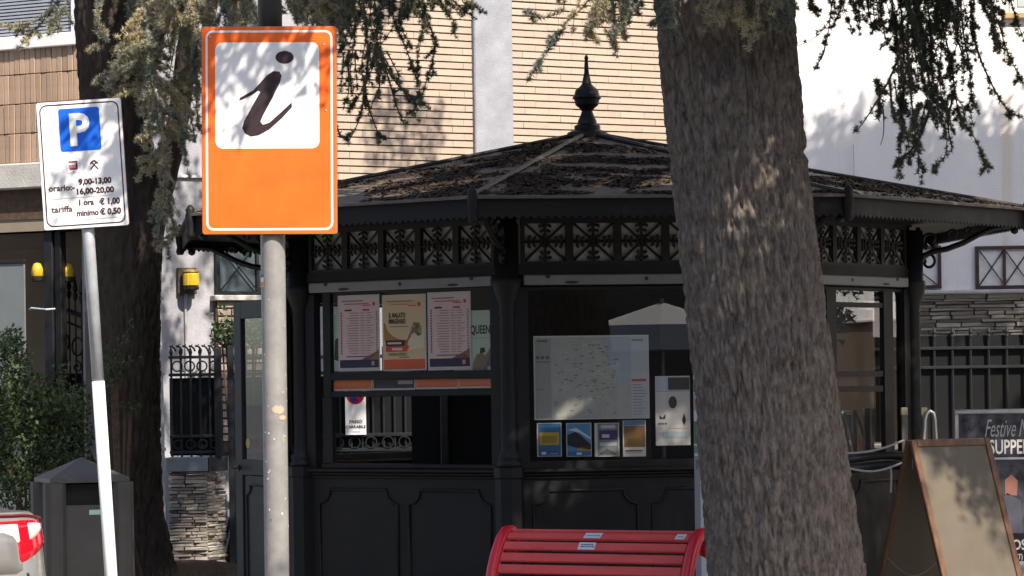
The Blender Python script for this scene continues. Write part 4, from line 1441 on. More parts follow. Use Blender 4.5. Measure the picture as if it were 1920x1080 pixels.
def fit(s_, X0, X1, Y, px_h, bold=.0014):
    size = px_h * SC2 / .70
    t_ = text_mb(s_, size, bold=bold)
    xs2 = [v[0] for v in t_.v]
    q0, q1 = pp_(X0, Y), pp_(X1, Y)
    k_ = (q1[0] - q0[0]) / (max(xs2) - min(xs2))
    mb.add([(q0[0] + (v[0] - min(xs2)) * k_, -.0014, q0[1] + v[2]) for v in t_.v], t_.f, 0)
fit('9,00-13,00', 151, 213, 342, 10.5, .0018); fit('16,00-20,00', 148, 218, 360, 10.5, .0018)
fit('orario:-', 95, 144, 354, 11, .0012); fit('1 ora', 152, 180, 381, 10.5, .0014); fit('€ 1,00', 190, 229, 380, 11, .0017)
fit('tariffa', 100, 140, 394, 11, .0009); fit('minimo', 148, 189, 401, 10.5, .0014); fit('€ 0,50', 191, 231, 399, 11, .0017)
for (Xa, Ya, Xb, Yb) in ((100, 369, 215, 362), (160, 408, 225, 404)):
    p, q = pp_(Xa, Ya), pp_(Xb, Yb); mb.poly([(p[0], -.0014, p[1] - .001), (q[0], -.0014, q[1] - .001), (q[0], -.0014, q[1] + .001), (p[0], -.0014, p[1] + .001)], 1)
# crossed hammers
q = pp_(180, 305)
for s in (-1, 1):
    mb.poly([(q[0] + s * x, -.0014 - .0003 * (s + 1), q[1] + z) for (x, z) in ((-.020, -.018), (-.016, -.023), (.012, .010), (.008, .014))][::s], 0)
    mb.poly([(q[0] + s * x, -.0017 - .0003 * (s + 1), q[1] + z) for (x, z) in ((-.004, .020), (.004, .024), (.020, .010), (.018, .003), (.008, .010))][::s], 0)
# tow-away pictogram: loaded truck bed in red and grey
q = pp_(141, 306)
ring_print(mb, q[0] - .032, q[0] + .032, q[1] - .034, q[1] + .034, .004, .0015, -.0014, 1, 2)
for (x0q, z0q, x1q, z1q, mi) in ((-.022, .016, .020, .022, 2), (-.020, -.012, .014, .004, 3), (-.018, -.018, .016, -.013, 2), (.012, -.016, .020, .014, 0), (-.004, -.030, .002, -.026, 0)):
    mb.poly([(q[0] + x0q, -.0016, q[1] + z0q), (q[0] + x1q, -.0016, q[1] + z0q), (q[0] + x1q, -.0016, q[1] + z1q), (q[0] + x0q, -.0016, q[1] + z1q)], mi)
recalc(mb.build('lettering', [ink(70, 44, 52), ink(170, 160, 160), ink(120, 36, 44), ink(214, 120, 124)], panel))
mb = MB()
for z in (.15, PHT - .14):
    mb.tube([(.036 * math.cos(i / 14 * 2 * PI), .046 + .036 * math.sin(i / 14 * 2 * PI), z) for i in range(14)], .007, 6, closed=True)
mb.build('clamp', M_GALV, panel)

# ------------------------------------------------------------------ red bench
DB = 16.2
pL, pR = px(950, 1000, DB + .30), px(1292, 1009, DB - .26)
ax = (pR - pL); ax.z = 0
LB = ax.length
ang = math.atan2(ax.y, ax.x)
zt_ = (pL.z + pR.z) / 2
bench = thing('park_bench', 'red slatted park bench with scrolled iron ends in front of the kiosk', 'bench', (pL.x, pL.y, .13), ang)
M_RED = mat('red_slat_paint', (.80, .11, .095), rough=.45, col2=(.68, .075, .065), scale=16, bump=.12, bscale=50, spec=.35, stretch=(.15, 1, 1))
M_REDI = mat('red_iron_paint', (.74, .012, .03), rough=.3, var=.15, scale=8, spec=.5)
ztop = zt_ - .13
# side profile (y towards the viewer is negative, z up), from the rolled top down to the seat
prof = [(.125, ztop - .06), (.138, ztop - .02), (.105, ztop + .014), (.055, ztop + .012), (.0, ztop - .025), (-.045, ztop - .09), (-.085, ztop - .17), (-.115, ztop - .26), (-.135, ztop - .34), (-.15, ztop - .40), (-.19, ztop - .43), (-.30, ztop - .425), (-.42, ztop - .415), (-.52, ztop - .42), (-.56, ztop - .45)]
for s, xx in ((0, -.034), (1, LB + .036)):
    mb = MB()
    w_ = .028
    L = len(prof)
    for i in range(L - 1):
        pass
    mb.tube([(xx, p[0], p[1]) for p in prof], [.026] + [.034] * (L - 2) + [.026], 10)
    mb.lathe([(.002, -.038), (.028, -.026), (.036, 0), (.028, .026), (.002, .038)], 10, (xx, .112, ztop - .075))
    # legs
    mb.tube([(xx, -.15, ztop - .40), (xx, -.05, .25), (xx, .04, .03), (xx, .09, .012)], .022, 7)
    mb.tube([(xx, -.52, ztop - .42), (xx, -.50, .22), (xx, -.55, .03), (xx, -.60, .012)], .022, 7)
    mb.tube([(xx, -.10, .30), (xx, -.30, .36), (xx, -.50, .28)], .015, 6)
    mb.build('end_frame', M_REDI, bench, smooth=True)
def at_prof(d):
    acc = 0
    for i in range(len(prof) - 1):
        a, b = Vector((0, *prof[i])), Vector((0, *prof[i + 1]))
        l = (b - a).length
        tn = (b - a).normalized()
        if acc + l >= d:
            return a + (b - a) * ((d - acc) / l), tn
        acc += l
    return b, tn
d = .115
ks = 0
slats = []
while d < .93 and ks < 15:
    q, tn = at_prof(d)
    mb = MB()
    nrm = Vector((0, tn.z, -tn.y))      # outwards, towards sitter
    M_ = Matrix(((1, 0, 0, 0), (0, tn.y, nrm.y, 0), (0, tn.z, nrm.z, 0), (0, 0, 0, 1)))
    M_ = Matrix.Translation(q) @ M_
    mb.bbox(0, LB, -.0245, .0245, -.008, .012, .004, M=M_)
    o = mb.build('slat', M_RED, bench); recalc(o)
    slats.append((o, M_))
    d += .067
    ks += 1
# small white plates on the slats
for (si, u, w_, lab) in ((1, .43, .10, 0), (2, .42, .10, 1), (1, .925, .055, 0)):
    o, M_ = slats[si]
    mb = MB()
    x0 = u * LB
    mb.box(x0, x0 + w_, -.022, .022, .0125, .0145, M=M_)
    pl = mb.build('name_plate', mat('plate_white', (.66, .70, .74), rough=.4), o); recalc(pl)
    mb = MB()
    r_ = random.Random(si + 3)
    for row in (-.008, .004) if lab else (.002,):
        x = x0 + .014
        while x < x0 + w_ - .016:
            l = r_.uniform(.006, .014); mb.box(x, x + l, row - .003, row + .003, .0146, .0150, M=M_); x += l + .003
    recalc(mb.build('lettering', ink(70, 70, 78), pl))

# ------------------------------------------------------------------ litter bin
DBN = 16.0
pb = px(153, 900, DBN)
bn = thing('litter_bin', 'grey metal litter bin with a hipped roof beside the hedge', 'bin', (pb.x, DBN, .13), R(20))
M_BIN = mat('grey_bin_paint', (.088, .082, .077), rough=.45, col2=(.066, .061, .058), scale=5, bump=.06, bscale=60, spec=.4)
S_ = DBN / F_PX
zr0, zr1 = px(153, 903, DBN).z - .13, px(153, 857, DBN).z - .13
hw_ = .205
mb = MB(); mb.add([(-hw_, -hw_, zr0), (hw_, -hw_, zr0), (hw_, hw_, zr0), (-hw_, hw_, zr0), (-hw_, -hw_, zr0 + .022), (hw_, -hw_, zr0 + .022), (hw_, hw_, zr0 + .022), (-hw_, hw_, zr0 + .022), (0, 0, zr1)],
                    [(3, 2, 1, 0), (0, 1, 5, 4), (1, 2, 6, 5), (2, 3, 7, 6), (3, 0, 4, 7), (4, 5, 8), (5, 6, 8), (6, 7, 8), (7, 4, 8)])
mb.build('roof', M_BIN, bn)
zo = px(153, 945, DBN).z - .13
cw = .055
for (sx, sy) in ((-1, -1), (1, -1), (1, 1), (-1, 1)):
    mb = MB(); mb.prism([(sx * .175 + .06 * math.cos(a / 12 * 2 * PI), sy * .175 * .9 + .06 * math.sin(a / 12 * 2 * PI)) for a in range(12)], 0, zr0 - .001, plane='xy')
    recalc(mb.build('corner_post', M_BIN, bn))
for (a_, nm) in ((0, 'side_panel'), (90, 'side_panel'), (180, 'side_panel'), (270, 'side_panel')):
    mb = MB(); mb.bbox(-.13, .13, -.172, -.160, .02, zo - (.0 if a_ else .0), .003, M=Matrix.Rotation(R(a_), 4, 'Z')); mb.build(nm, M_BIN, bn)
mb = MB(); mb.bbox(-.15, .15, -.15, .15, .012, zo - .08, .01); mb.build('liner', M_INT, bn)
mb = MB(); mb.bbox(-.12, .12, -.09, .12, zo - .079, zr0 - .002, .01); mb.build('dark_filler', M_INT, bn)  # black box added so the bin's opening looks dark
mb = MB(); mb.box(.0, .07, -.1745, -.173, zo - .05, zo - .025); mb.build('sticker', ink(176, 214, 190), bn)

# ------------------------------------------------------------------ wooden chalk board
DC = 17.6
pT0, pT1 = px(1703, 826, DC), px(1851, 822, DC + .30)
ax = pT1 - pT0; ax.z = 0
WB = ax.length
ang = math.atan2(ax.y, ax.x)
ZT = pT0.z - .13
ab = thing('chalk_board', 'brown wooden sandwich board with a blank grey face splashed by sunlight', 'sandwich board', (pT0.x, pT0.y, .13), ang)
M_WOOD = mat('brown_wood', (.15, .075, .040), rough=.5, col2=(.09, .042, .022), scale=14, bump=.2, bscale=50, stretch=(3, 3, .3), spec=.35)
M_BOARD = mat('worn_board', (.125, .105, .078), rough=.42, col2=(.098, .083, .062), scale=3, spec=.25)
half = .40
for s, nm in ((-1, 'front_leaf'), (1, 'rear_leaf')):
    tilt = math.atan2(half, ZT) * s
    Mx = Matrix.Translation((0, 0, ZT)) @ Matrix.Rotation(tilt if s < 0 else tilt, 4, 'X')
    Ls = math.hypot(half, ZT)
    # leaf hangs down -z from the hinge; positive rotation about X moves -z towards +y
    Mx = Matrix.Translation((0, s * .012, ZT)) @ Matrix.Rotation(s * math.atan2(half, ZT), 4, 'X')
    mb = MB()
    mb.bbox(0, .040, -.014, .014, -Ls, 0, .004, M=Mx); mb.bbox(WB - .040, WB, -.014, .014, -Ls, 0, .004, M=Mx)
    mb.bbox(.041, WB - .041, -.014, .014, -.042, 0, .004, M=Mx); mb.bbox(.041, WB - .041, -.014, .014, -Ls + .12, -Ls + .16, .004, M=Mx)
    o = mb.build(nm, M_WOOD, ab)
    mb = MB(); mb.box(.0405, WB - .0405, -.004, .004, -Ls + .161, -.0425, M=Mx); mb.build('board', M_BOARD, o)
pts = []
for i in range(13):
    q = i / 12
    pts.append((.02, -.24 + .48 * q, ZT * .42 - .10 * math.sin(q * PI)))
mb = MB(); mb.tube(pts, .004, 5); mb.build('stay_cord', mat('cord', (.25, .2, .14), rough=.9), ab)
mb = MB(); mb.box(.005, .03, -.03, -.026, ZT - .16, ZT - .10); mb.build('hinge_plate', M_ALU, ab)

# ------------------------------------------------------------------ poster stand with aluminium frame
DS = 19.2
q0 = px(1788, 768, DS); q1 = px(1990, 762, DS)
ps = thing('poster_stand', 'dark event poster in an aluminium snap frame behind the wooden board', 'poster stand', (q0.x, DS, .13))
PWs = q1.x - q0.x; PHs = q0.z - .13
zlo = px(1850, 1062, DS).z - .13
fr_ = .028
mb = MB(); mb.bbox(0, PWs, -.02, .012, PHs - fr_, PHs, .006); mb.bbox(0, fr_, -.019, .012, zlo, PHs - fr_, .006); mb.bbox(PWs - fr_, PWs, -.019, .012, zlo, PHs - fr_, .006); mb.bbox(fr_, PWs - fr_, -.018, .012, zlo, zlo + fr_, .006)
mb.build('frame', M_ALU, ps)
for xx in (.01, PWs - .03):
    mb = MB(); mb.bbox(xx, xx + .02, -.01, .01, 0, zlo, .003); mb.build('leg', M_ALU, ps)
    mb = MB(); mb.tube([(xx + .01, .02, PHs - .02), (xx + .01, .42, .01)], .011, 7); mb.build('rear_leg', M_ALU, ps)
w, h = PWs - 2 * fr_, PHs - zlo - 2 * fr_
mb = MB(); mb.box(0, w, 0, .004, 0, h)
M_PH = mat('dark_photo_print', (.10, .105, .125), rough=.22, col2=(.018, .019, .028), scale=9, spec=.5)
nd = M_PH.node_tree
cr = [n for n in nd.nodes if n.type == 'VALTORGB'][0]
e = cr.color_ramp.elements.new(.78); e.color = (.36, .33, .33, 1)
pa = mb.build('poster', M_PH, ps, (fr_, -.006, zlo + fr_))
pr = Print(w, h, 1.0); pr.y = -.001
pr.rect(0, .0, 1, .19, (24, 24, 30)); pr.lift()
def yy(Y): return (px(1850, Y, DS).z - .13 - zlo - fr_) / h
def xx_(X): return (px(X, 900, DS).x - q0.x - fr_) / w
pr.text('Festive Menu', xx_(1846), yy(819), .17, (160, 158, 164), shear=.4, squeeze=.44)
pr.text('THE SUPPER', xx_(1806), yy(851), .135, (226, 222, 220), bold=.0022, squeeze=.62)
pr.rect(xx_(1856), yy(862), .98, yy(858), (190, 188, 190))
pr.text('HOST', xx_(1880), yy(1031), .095, (188, 184, 182), bold=.002, squeeze=.8); pr.text('US (ACT)', xx_(1876), yy(1049), .05, (178, 174, 172), bold=.001, squeeze=.7)
pr.rect(xx_(1800), yy(1058), xx_(1840), yy(1020), (120, 110, 110))
# abstract figures printed on the poster
pr.shape([(xx_(1872), yy(1000)), (xx_(1868), yy(945)), (xx_(1888), yy(925)), (xx_(1914), yy(940)), (xx_(1916), yy(1000))], (84, 84, 96))
pr.shape([(xx_(1884), yy(928)), (xx_(1884), yy(900)), (xx_(1896), yy(890)), (xx_(1908), yy(902)), (xx_(1906), yy(930))], (150, 104, 92))
pr.done(pa)

# folded aluminium trestle standing behind the board
p0 = px(1743, 770, 19.0)
tr = thing('folding_trestle', 'small folding aluminium trestle with a rounded top beside the kiosk column', 'trestle', (p0.x, 19.0, .13))
zt2 = p0.z - .13
for yy_ in (-.0, .16):
    mb = MB()
    mb.tube([(-.11 - .02, yy_ * 2, 0), (-.03, yy_ * .4, zt2 - .06), (-.02, yy_ * .3, zt2 - .02), (.0, yy_ * .3, zt2), (.022, yy_ * .3, zt2 - .015), (.032, yy_ * .4, zt2 - .06), (.09, yy_ * 2, 0)], .011, 8)
    mb.build('leg_frame', M_ALU, tr, smooth=True)
# two short wooden-topped stakes with a rope round the kiosk foot
rope_pts = []
M_STAKE = mat('grey_stake', (.20, .19, .17), rough=.7, col2=(.12, .11, .10), scale=20)
stk = []
for (X, Yt, D_, lab) in ((1695, 764, 19.15, 'pale topped stake on the near side of the kiosk column'), (1732, 764, 19.25, 'pale topped stake beside the aluminium trestle')):
    p0 = px(X, Yt, D_)
    s_t = thing('rope_stake', lab, 'stake', (p0.x, D_, .13), 0, 'stakes by the kiosk column')
    mb = MB(); mb.bbox(-.018, .018, -.018, .018, 0, p0.z - .13 - .05, .003); mb.build('post', M_STAKE, s_t)
    mb = MB(); mb.bbox(-.020, .020, -.020, .020, p0.z - .13 - .0495, p0.z - .13, .004); mb.build('band', mat('pale_band', (.52, .45, .30), rough=.7, var=.3, scale=20), s_t)
for (Xa, Ya, Xb, Yb, sag, lab) in ((1578, 850, 1694, 826, .02, 'upper grey rope stretched between the trunk and the board'), (1582, 875, 1690, 868, .035, 'lower sagging grey rope with a hanging end')):
    a, b = px(Xa, Ya, 16.6), px(Xb, Yb, 17.55)
    mb = MB()
    mb.tube([tuple(a.lerp(b, i / 14) - Vector((0, 0, sag * math.sin(PI * i / 14)))) for i in range(15)], .006, 6)
    if sag > .03:
        c = a.lerp(b, .80); c.z -= .012
        mb.tube([tuple(c), tuple(c + Vector((.004, 0, -.05))), tuple(c + Vector((.0, 0, -.15)))], .007, 6)
    tag(mb.build('rope', mat('grey_rope', (.26, .25, .23), rough=.95, var=.4, scale=90)), lab, 'rope')
# dark folded cushions/tarpaulin behind the ropes
p0 = px(1630, 858, 18.0)
mb = MB()
for i, (dx, dz, w_, h_) in enumerate(((0, 0, .28, .045), (.02, -.055, .25, .05))):
    pts = [(p0.x + dx - w_ + 2 * w_ * k / 10, p0.y - .02 * math.sin(k), p0.z + dz - .01 * math.sin(k * .7)) for k in range(11)]
    mb.tube(pts, [.012] + [h_ / 2] * 9 + [.012], 8)
tag(mb.build('rolled_cover', M_INT, None, smooth=True), 'black rolled covers lying on the kiosk ledge behind the ropes', 'cover')
# ------------------------------------------------------------------ display board standing against the trunk
DV = 16.9
v0, v1 = px(1299, 640, DV), px(1372, 640, DV)
tb = thing('display_board', 'narrow white display board with green blocks half hidden by the big trunk', 'display board', (v0.x, DV, .13))
zt3 = px(1303, 690, DV).z - .13
Wd = v1.x - v0.x
mb = MB(); mb.bbox(0, Wd, 0, .02, .0, zt3, .003); bd = mb.build('panel', mat('pale_board', (.55, .57, .59), rough=.4, var=.1), tb)
pr = Print(Wd, zt3, 1.0); pr.y = -.001
def vz(Y): return (px(1303, Y, DV).z - .13) / zt3
e1 = .14
pr.rect(.0, vz(735), e1, vz(712), (60, 110, 80)); pr.rect(0, vz(770), e1, vz(738), (150, 150, 150)); pr.rect(0, vz(832), e1, vz(790), (70, 120, 92)); pr.rect(0, vz(850), e1, vz(836), (120, 124, 126)); pr.rect(0, .02, e1, vz(855), (134, 138, 144)); pr.lift()
pr.rect(.03, vz(765), .1, vz(748), (206, 90, 90)); pr.rect(.04, vz(880), .10, vz(862), (100, 104, 112))
pr.done(bd)
mb = MB(); mb.bbox(-.02, Wd + .02, -.10, .12, 0, .03, .006); mb.build('foot', M_ALU, tb)

# ------------------------------------------------------------------ silver car, rear corner in view
car_c = px(138, 1000, 13.0)
car = thing('parked_car', 'silver hatchback car with a large red and clear tail lamp', 'car', (car_c.x, 13.0, .0), R(38))
# local frame: x to the car's right (0 = right side), y forward (0 = rear), so the body spans x -1.72..0
CW, CL = 1.72, 3.9
M_CAR = mat('silver_car_paint', (.27, .26, .25), rough=.30, metal=.5, coat=.6, spec=.5)
def plan(inx, iny0, iny1, r_, n=8):
    x0, x1, y0, y1 = -CW + inx, -inx, iny0, CL - iny1
    pts = []
    for (cx, cy, a0) in ((x1 - r_, y0 + r_, 270), (x1 - r_, y1 - r_, 0), (x0 + r_, y1 - r_, 90), (x0 + r_, y0 + r_, 180)):
        for k in range(n + 1):
            a = R(a0 + 90 * k / n); pts.append((cx + r_ * math.cos(a), cy + r_ * math.sin(a)))
    return pts
levels = [(.20, .06, .12, .15, .20), (.28, .015, .03, .05, .22), (.45, .0, .0, .0, .22), (.70, .0, .0, .02, .21), (.80, .004, .006, .05, .20), (.845, .04, .045, .08, .17), (.96, .048, .055, .20, .165), (1.085, .06, .07, .60, .165), (1.115, .085, .10, .85, .165)]
def loft(m, lv, cap0=True, cap1=True):
    base = len(m.v); n = None
    for (z, a, b, c, r_) in lv:
        pl = plan(a, b, c, r_); n = len(pl); m.v += [(p[0], p[1], z) for p in pl]
    for i in range(len(lv) - 1):
        for k in range(n):
            l = (k + 1) % n
            m.f.append((base + i * n + k, base + i * n + l, base + (i + 1) * n + l, base + (i + 1) * n + k)); m.m.append(0)
    if cap1: m.f.append(tuple(base + (len(lv) - 1) * n + k for k in range(n))); m.m.append(0)
    if cap0: m.f.append(tuple(base + k for k in range(n))[::-1]); m.m.append(0)
mb = MB(); loft(mb, levels); mb.build('body', M_CAR, car, smooth=True)
gh = [(1.1155, .10, .30, .95, .22), (1.22, .15, .45, 1.15, .22), (1.30, .20, .60, 1.40, .22), (1.40, .25, .75, 1.60, .22)]
mb = MB(); loft(mb, gh, False, False); mb.build('windows', mat('car_glass', (.015, .018, .02), rough=.06, spec=.6), car, smooth=True)
mb = MB(); loft(mb, [(1.401, .24, .73, 1.58, .22), (1.44, .28, .80, 1.66, .22), (1.455, .38, .95, 1.8, .2)]); mb.build('roof', M_CAR, car, smooth=True)
for (xa) in (-.10, -CW + .10):
    for ya in (.72, 3.15):
        mb = MB(); mb.lathe([(.16, -.09), (.29, -.085), (.305, -.05), (.305, .05), (.29, .085), (.16, .09)], 24)
        mb.v = [(xa + v[2], ya + v[0], .306 + v[1]) for v in mb.v]
        wh = mb.build('wheel', mat('tyre', (.02, .02, .02), rough=.8), car, smooth=True)
        mb = MB(); mb.lathe([(.05, -.095), (.19, -.088), (.19, .088), (.05, .095)], 18); mb.v = [(xa + v[2], ya + v[0], .306 + v[1]) for v in mb.v]
        mb.build('rim', M_ALU, wh)
def body_pt(s, z, off):
    """point on the rear right corner: s < 0 along the rear, s > 0 along the side; z height"""
    for i in range(len(levels) - 1):
        if levels[i][0] <= z <= levels[i + 1][0]:
            q = (z - levels[i][0]) / (levels[i + 1][0] - levels[i][0])
            a, b, r_ = [levels[i][j] + q * (levels[i + 1][j] - levels[i][j]) for j in (1, 2, 4)]
            break
    x1, y0 = -a, b
    arc = r_ * PI / 2
    if s < -arc / 2:
        return Vector((x1 - r_ + (s + arc / 2), y0 - off, z))
    if s > arc / 2:
        return Vector((x1 + off, y0 + r_ + (s - arc / 2), z))
    th = R(270) + (s + arc / 2) / r_
    return Vector((x1 - r_ + (r_ + off) * math.cos(th), y0 + r_ + (r_ + off) * math.sin(th), z))
def lamp(m, s0, s1, zlo_, zhi_, off, ns=12, nz=6, mi=0):
    base = len(m.v)
    for j in range(nz + 1):
        for i in range(ns + 1):
            s = s0 + (s1 - s0) * i / ns
            a, b = zlo_(s), zhi_(s)
            e = min(1, min(i, ns - i, j, nz - j) / 1.0)
            m.v.append(tuple(body_pt(s, a + (b - a) * j / nz, off * e - .004 * (1 - e))))
    for j in range(nz):
        for i in range(ns):
            q = base + j * (ns + 1) + i
            m.f.append((q, q + 1, q + ns + 2, q + ns + 1)); m.m.append(mi)
def cz(Y): return px(40, Y, 13.0).z
def lerp_tab(s_, tab):
    for i_ in range(len(tab) - 1):
        if s_ <= tab[i_ + 1][0]:
            q = (s_ - tab[i_][0]) / (tab[i_ + 1][0] - tab[i_][0])
            return tab[i_][1] + max(0, q) * (tab[i_ + 1][1] - tab[i_][1])
    return tab[-1][1]
top4 = lambda s_: cz(lerp_tab(s_, [(-.45, 966), (-.06, 968), (.03, 976), (.10, 992), (.16, 1000)]))
bot4 = lambda s_: cz(lerp_tab(s_, [(-.45, 1075), (-.19, 1066), (-.05, 1040), (.03, 1022), (.16, 1004)]))
M_LRED = mat('red_lens', (.55, .006, .018), rough=.15, col2=(.40, .004, .012), scale=30, spec=.6, coat=.8)
M_LCLR = mat('clear_lens', (.78, .66, .64), rough=.1, col2=(.70, .38, .38), scale=16, spec=.7, coat=.8)
mb = MB(); lamp(mb, -.45, .16, bot4, top4, .010, 24, 8); tl = mb.build('tail_lamp', M_LRED, car, smooth=True)
for (sa, sb) in ((-.45, -.112), (-.100, .012)):
    mb = MB(); lamp(mb, sa, sb, lambda s_: cz(lerp_tab(s_, [(-.45, 1030), (-.12, 1022), (-.04, 1008), (.012, 992)])), lambda s_: top4(s_) - .012, .014, 10, 5)
    mb.build('clear_lens', M_LCLR, tl, smooth=True)
mb = MB(); lamp(mb, -1.36, -.128, lambda s_: cz(1076), lambda s_: cz(lerp_tab(s_, [(-1.36, 980), (-.20, 984), (-.15, 998), (-.128, 1025)])), .020, 30, 6); mb.build('hatch', M_CAR, car, smooth=True)
mb = MB(); mb.tube([tuple(body_pt(-.45 + .58 * i_ / 16, min(top4(-.45 + .58 * i_ / 16) + .006, 1.11), .012)) for i_ in range(17)], .006, 6); mb.build('lamp_edge', mat('dark_red_trim', (.12, .01, .015), rough=.3), tl)
mb = MB(); mb.tube([tuple(body_pt(-.118 - .01 * i_ / 8, cz(1072) - (cz(1072) - .62) * i_ / 8, .004)) for i_ in range(9)], .004, 5); mb.build('shut_line', M_INT, car)

# ------------------------------------------------------------------ market parasol across the pavement (mirrored in the front glass)
fr0 = KF(0)
hit = fr0.world(fr0.uv(1243, 640)[0], 0, 1.9)
vin = (hit - Vector((0, 0, EYE))).normalized()
nrm = Vector((math.sin(fr0.phi), -math.cos(fr0.phi), 0))
vout = vin - 2 * vin.dot(nrm) * nrm
pq = hit + vout * 27.0
pz = thing('market_parasol', 'large pale grey market parasol mirrored in the front kiosk glass', 'parasol', (pq.x, pq.y, .0))
def pzz(Y): return EYE + (HOR - Y) * (18.0 + 27.0) / F_PX
n8 = 8
ztop_, zed, rad_ = pzz(570), pzz(614), 1.05
mb = MB()
for i in range(n8):
    a, b = 2 * PI * i / n8 + .35, 2 * PI * (i + 1) / n8 + .35
    A_, B_ = (rad_ * math.cos(a), rad_ * math.sin(a)), (rad_ * math.cos(b), rad_ * math.sin(b))
    mb.poly([(0, 0, ztop_), (A_[0], A_[1], zed), (B_[0], B_[1], zed)])
    mb.poly([(A_[0], A_[1], zed), (A_[0], A_[1], zed - .36), (B_[0], B_[1], zed - .36), (B_[0], B_[1], zed)])
mb.build('canopy', mat('pale_canvas', (.78, .76, .76), rough=.9, var=.08, scale=4), pz)
mb = MB(); mb.tube([(0, 0, .02), (0, 0, ztop_ + .05)], .035, 12); mb.build('pole', M_ALU, pz)
mb = MB(); mb.lathe([(.4, .0), (.4, .06), (.1, .09), (.06, .3)], 20); mb.build('base', M_CONC, pz)
for i in range(n8):
    a = 2 * PI * i / n8 + .35
    mb = MB(); mb.tube([(.04 * math.cos(a), .04 * math.sin(a), ztop_ - .03), (rad_ * math.cos(a), rad_ * math.sin(a), zed - .012)], .012, 6); mb.build('rib', M_ALU, pz)

# ------------------------------------------------------------------ foliage machinery
def numpy_mesh(name, V, T, material):
    """triangle soup: V (n,3) float, T (m,3) int"""
    me = bpy.data.meshes.new(name)
    V = np.asarray(V, dtype=np.float32); T = np.asarray(T, dtype=np.int32)
    me.vertices.add(len(V)); me.vertices.foreach_set('co', V.ravel())
    me.loops.add(T.size); me.loops.foreach_set('vertex_index', T.ravel())
    me.polygons.add(len(T))
    me.polygons.foreach_set('loop_start', np.arange(0, T.size, 3, dtype=np.int32))
    me.polygons.foreach_set('loop_total', np.full(len(T), 3, dtype=np.int32))
    me.materials.append(material)
    me.update(calc_edges=True)
    me.validate()
    return me


nr = np.random.default_rng(3)


def tuft_template(n, seed, width=.085):
    g = np.random.default_rng(seed)
    V = []
    for i in range(n):
        d = g.normal(size=3); d[2] += .45; d /= np.linalg.norm(d)
        s = np.cross(d, g.normal(size=3)); s /= np.linalg.norm(s)
        l = g.uniform(.75, 1.1)
        V += [d * .05 - s * width, d * .05 + s * width, d * l]
    return np.array(V)


TUFTS = [tuft_template(26, 10 + i) for i in range(8)]


def tufts_mesh(name, P, S, material):
    P = np.asarray(P); S = np.asarray(S)
    n = len(P)
    k = TUFTS[0].shape[0]
    idx = nr.integers(0, 8, n)
    tem = np.stack(TUFTS)[idx]
    a = nr.uniform(0, 2 * PI, n)
    ca, sa = np.cos(a)[:, None], np.sin(a)[:, None]
    x = tem[:, :, 0] * ca - tem[:, :, 1] * sa
    y = tem[:, :, 0] * sa + tem[:, :, 1] * ca
    tem = np.stack([x, y, tem[:, :, 2]], -1) * S[:, None, None]
    V = (tem + P[:, None, :]).reshape(-1, 3)
    T = np.arange(len(V)).reshape(-1, 3)
    return numpy_mesh(name, V, T, material)


def leaf_mat(name, c1, c2, scale=1.2, trans=.25):
    m = bpy.data.materials.new(name)
    m.use_nodes = True
    nt = m.node_tree
    b = nt.nodes['Principled BSDF']
    tc = nt.nodes.new('ShaderNodeTexCoord')
    n1 = nt.nodes.new('ShaderNodeTexNoise'); n1.inputs['Scale'].default_value = scale; n1.inputs['Detail'].default_value = 4
    nt.links.new(tc.outputs['Object'], n1.inputs['Vector'])
    rp = nt.nodes.new('ShaderNodeValToRGB')
    rp.color_ramp.elements[0].position = .38; rp.color_ramp.elements[1].position = .64
    rp.color_ramp.elements[0].color = (*c1, 1); rp.color_ramp.elements[1].color = (*c2, 1)
    nt.links.new(n1.outputs['Fac'], rp.inputs[0])
    nt.links.new(rp.outputs[0], b.inputs['Base Color'])
    b.inputs['Roughness'].default_value = .55
    b.inputs['Specular IOR Level'].default_value = .35
    tr = nt.nodes.new('ShaderNodeBsdfTranslucent')
    nt.links.new(rp.outputs[0], tr.inputs[0])
    mx = nt.nodes.new('ShaderNodeMixShader'); mx.inputs[0].default_value = trans
    out = nt.nodes['Material Output']
    nt.links.new(b.outputs[0], mx.inputs[1]); nt.links.new(tr.outputs[0], mx.inputs[2]); nt.links.new(mx.outputs[0], out.inputs[0])
    return m


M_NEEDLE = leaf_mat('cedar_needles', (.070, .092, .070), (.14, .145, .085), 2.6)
M_NEEDLE_SUNLIT = leaf_mat('sunlit_blue_cedar_needles', (.17, .21, .18), (.54, .47, .30), 3.4)  # pale copy of the needles: sunlit highlights put into the colour
M_TWIG = mat('twig_bark', (.11, .075, .055), rough=.9, var=.4, scale=30, spec=.2)

M_BARK = mat('cedar_bark', (.27, .225, .192), rough=.95, col2=(.10, .081, .069), scale=44, bump=1.0, bscale=95, stretch=(1, 1, .3), spec=.15, bdist=.012)


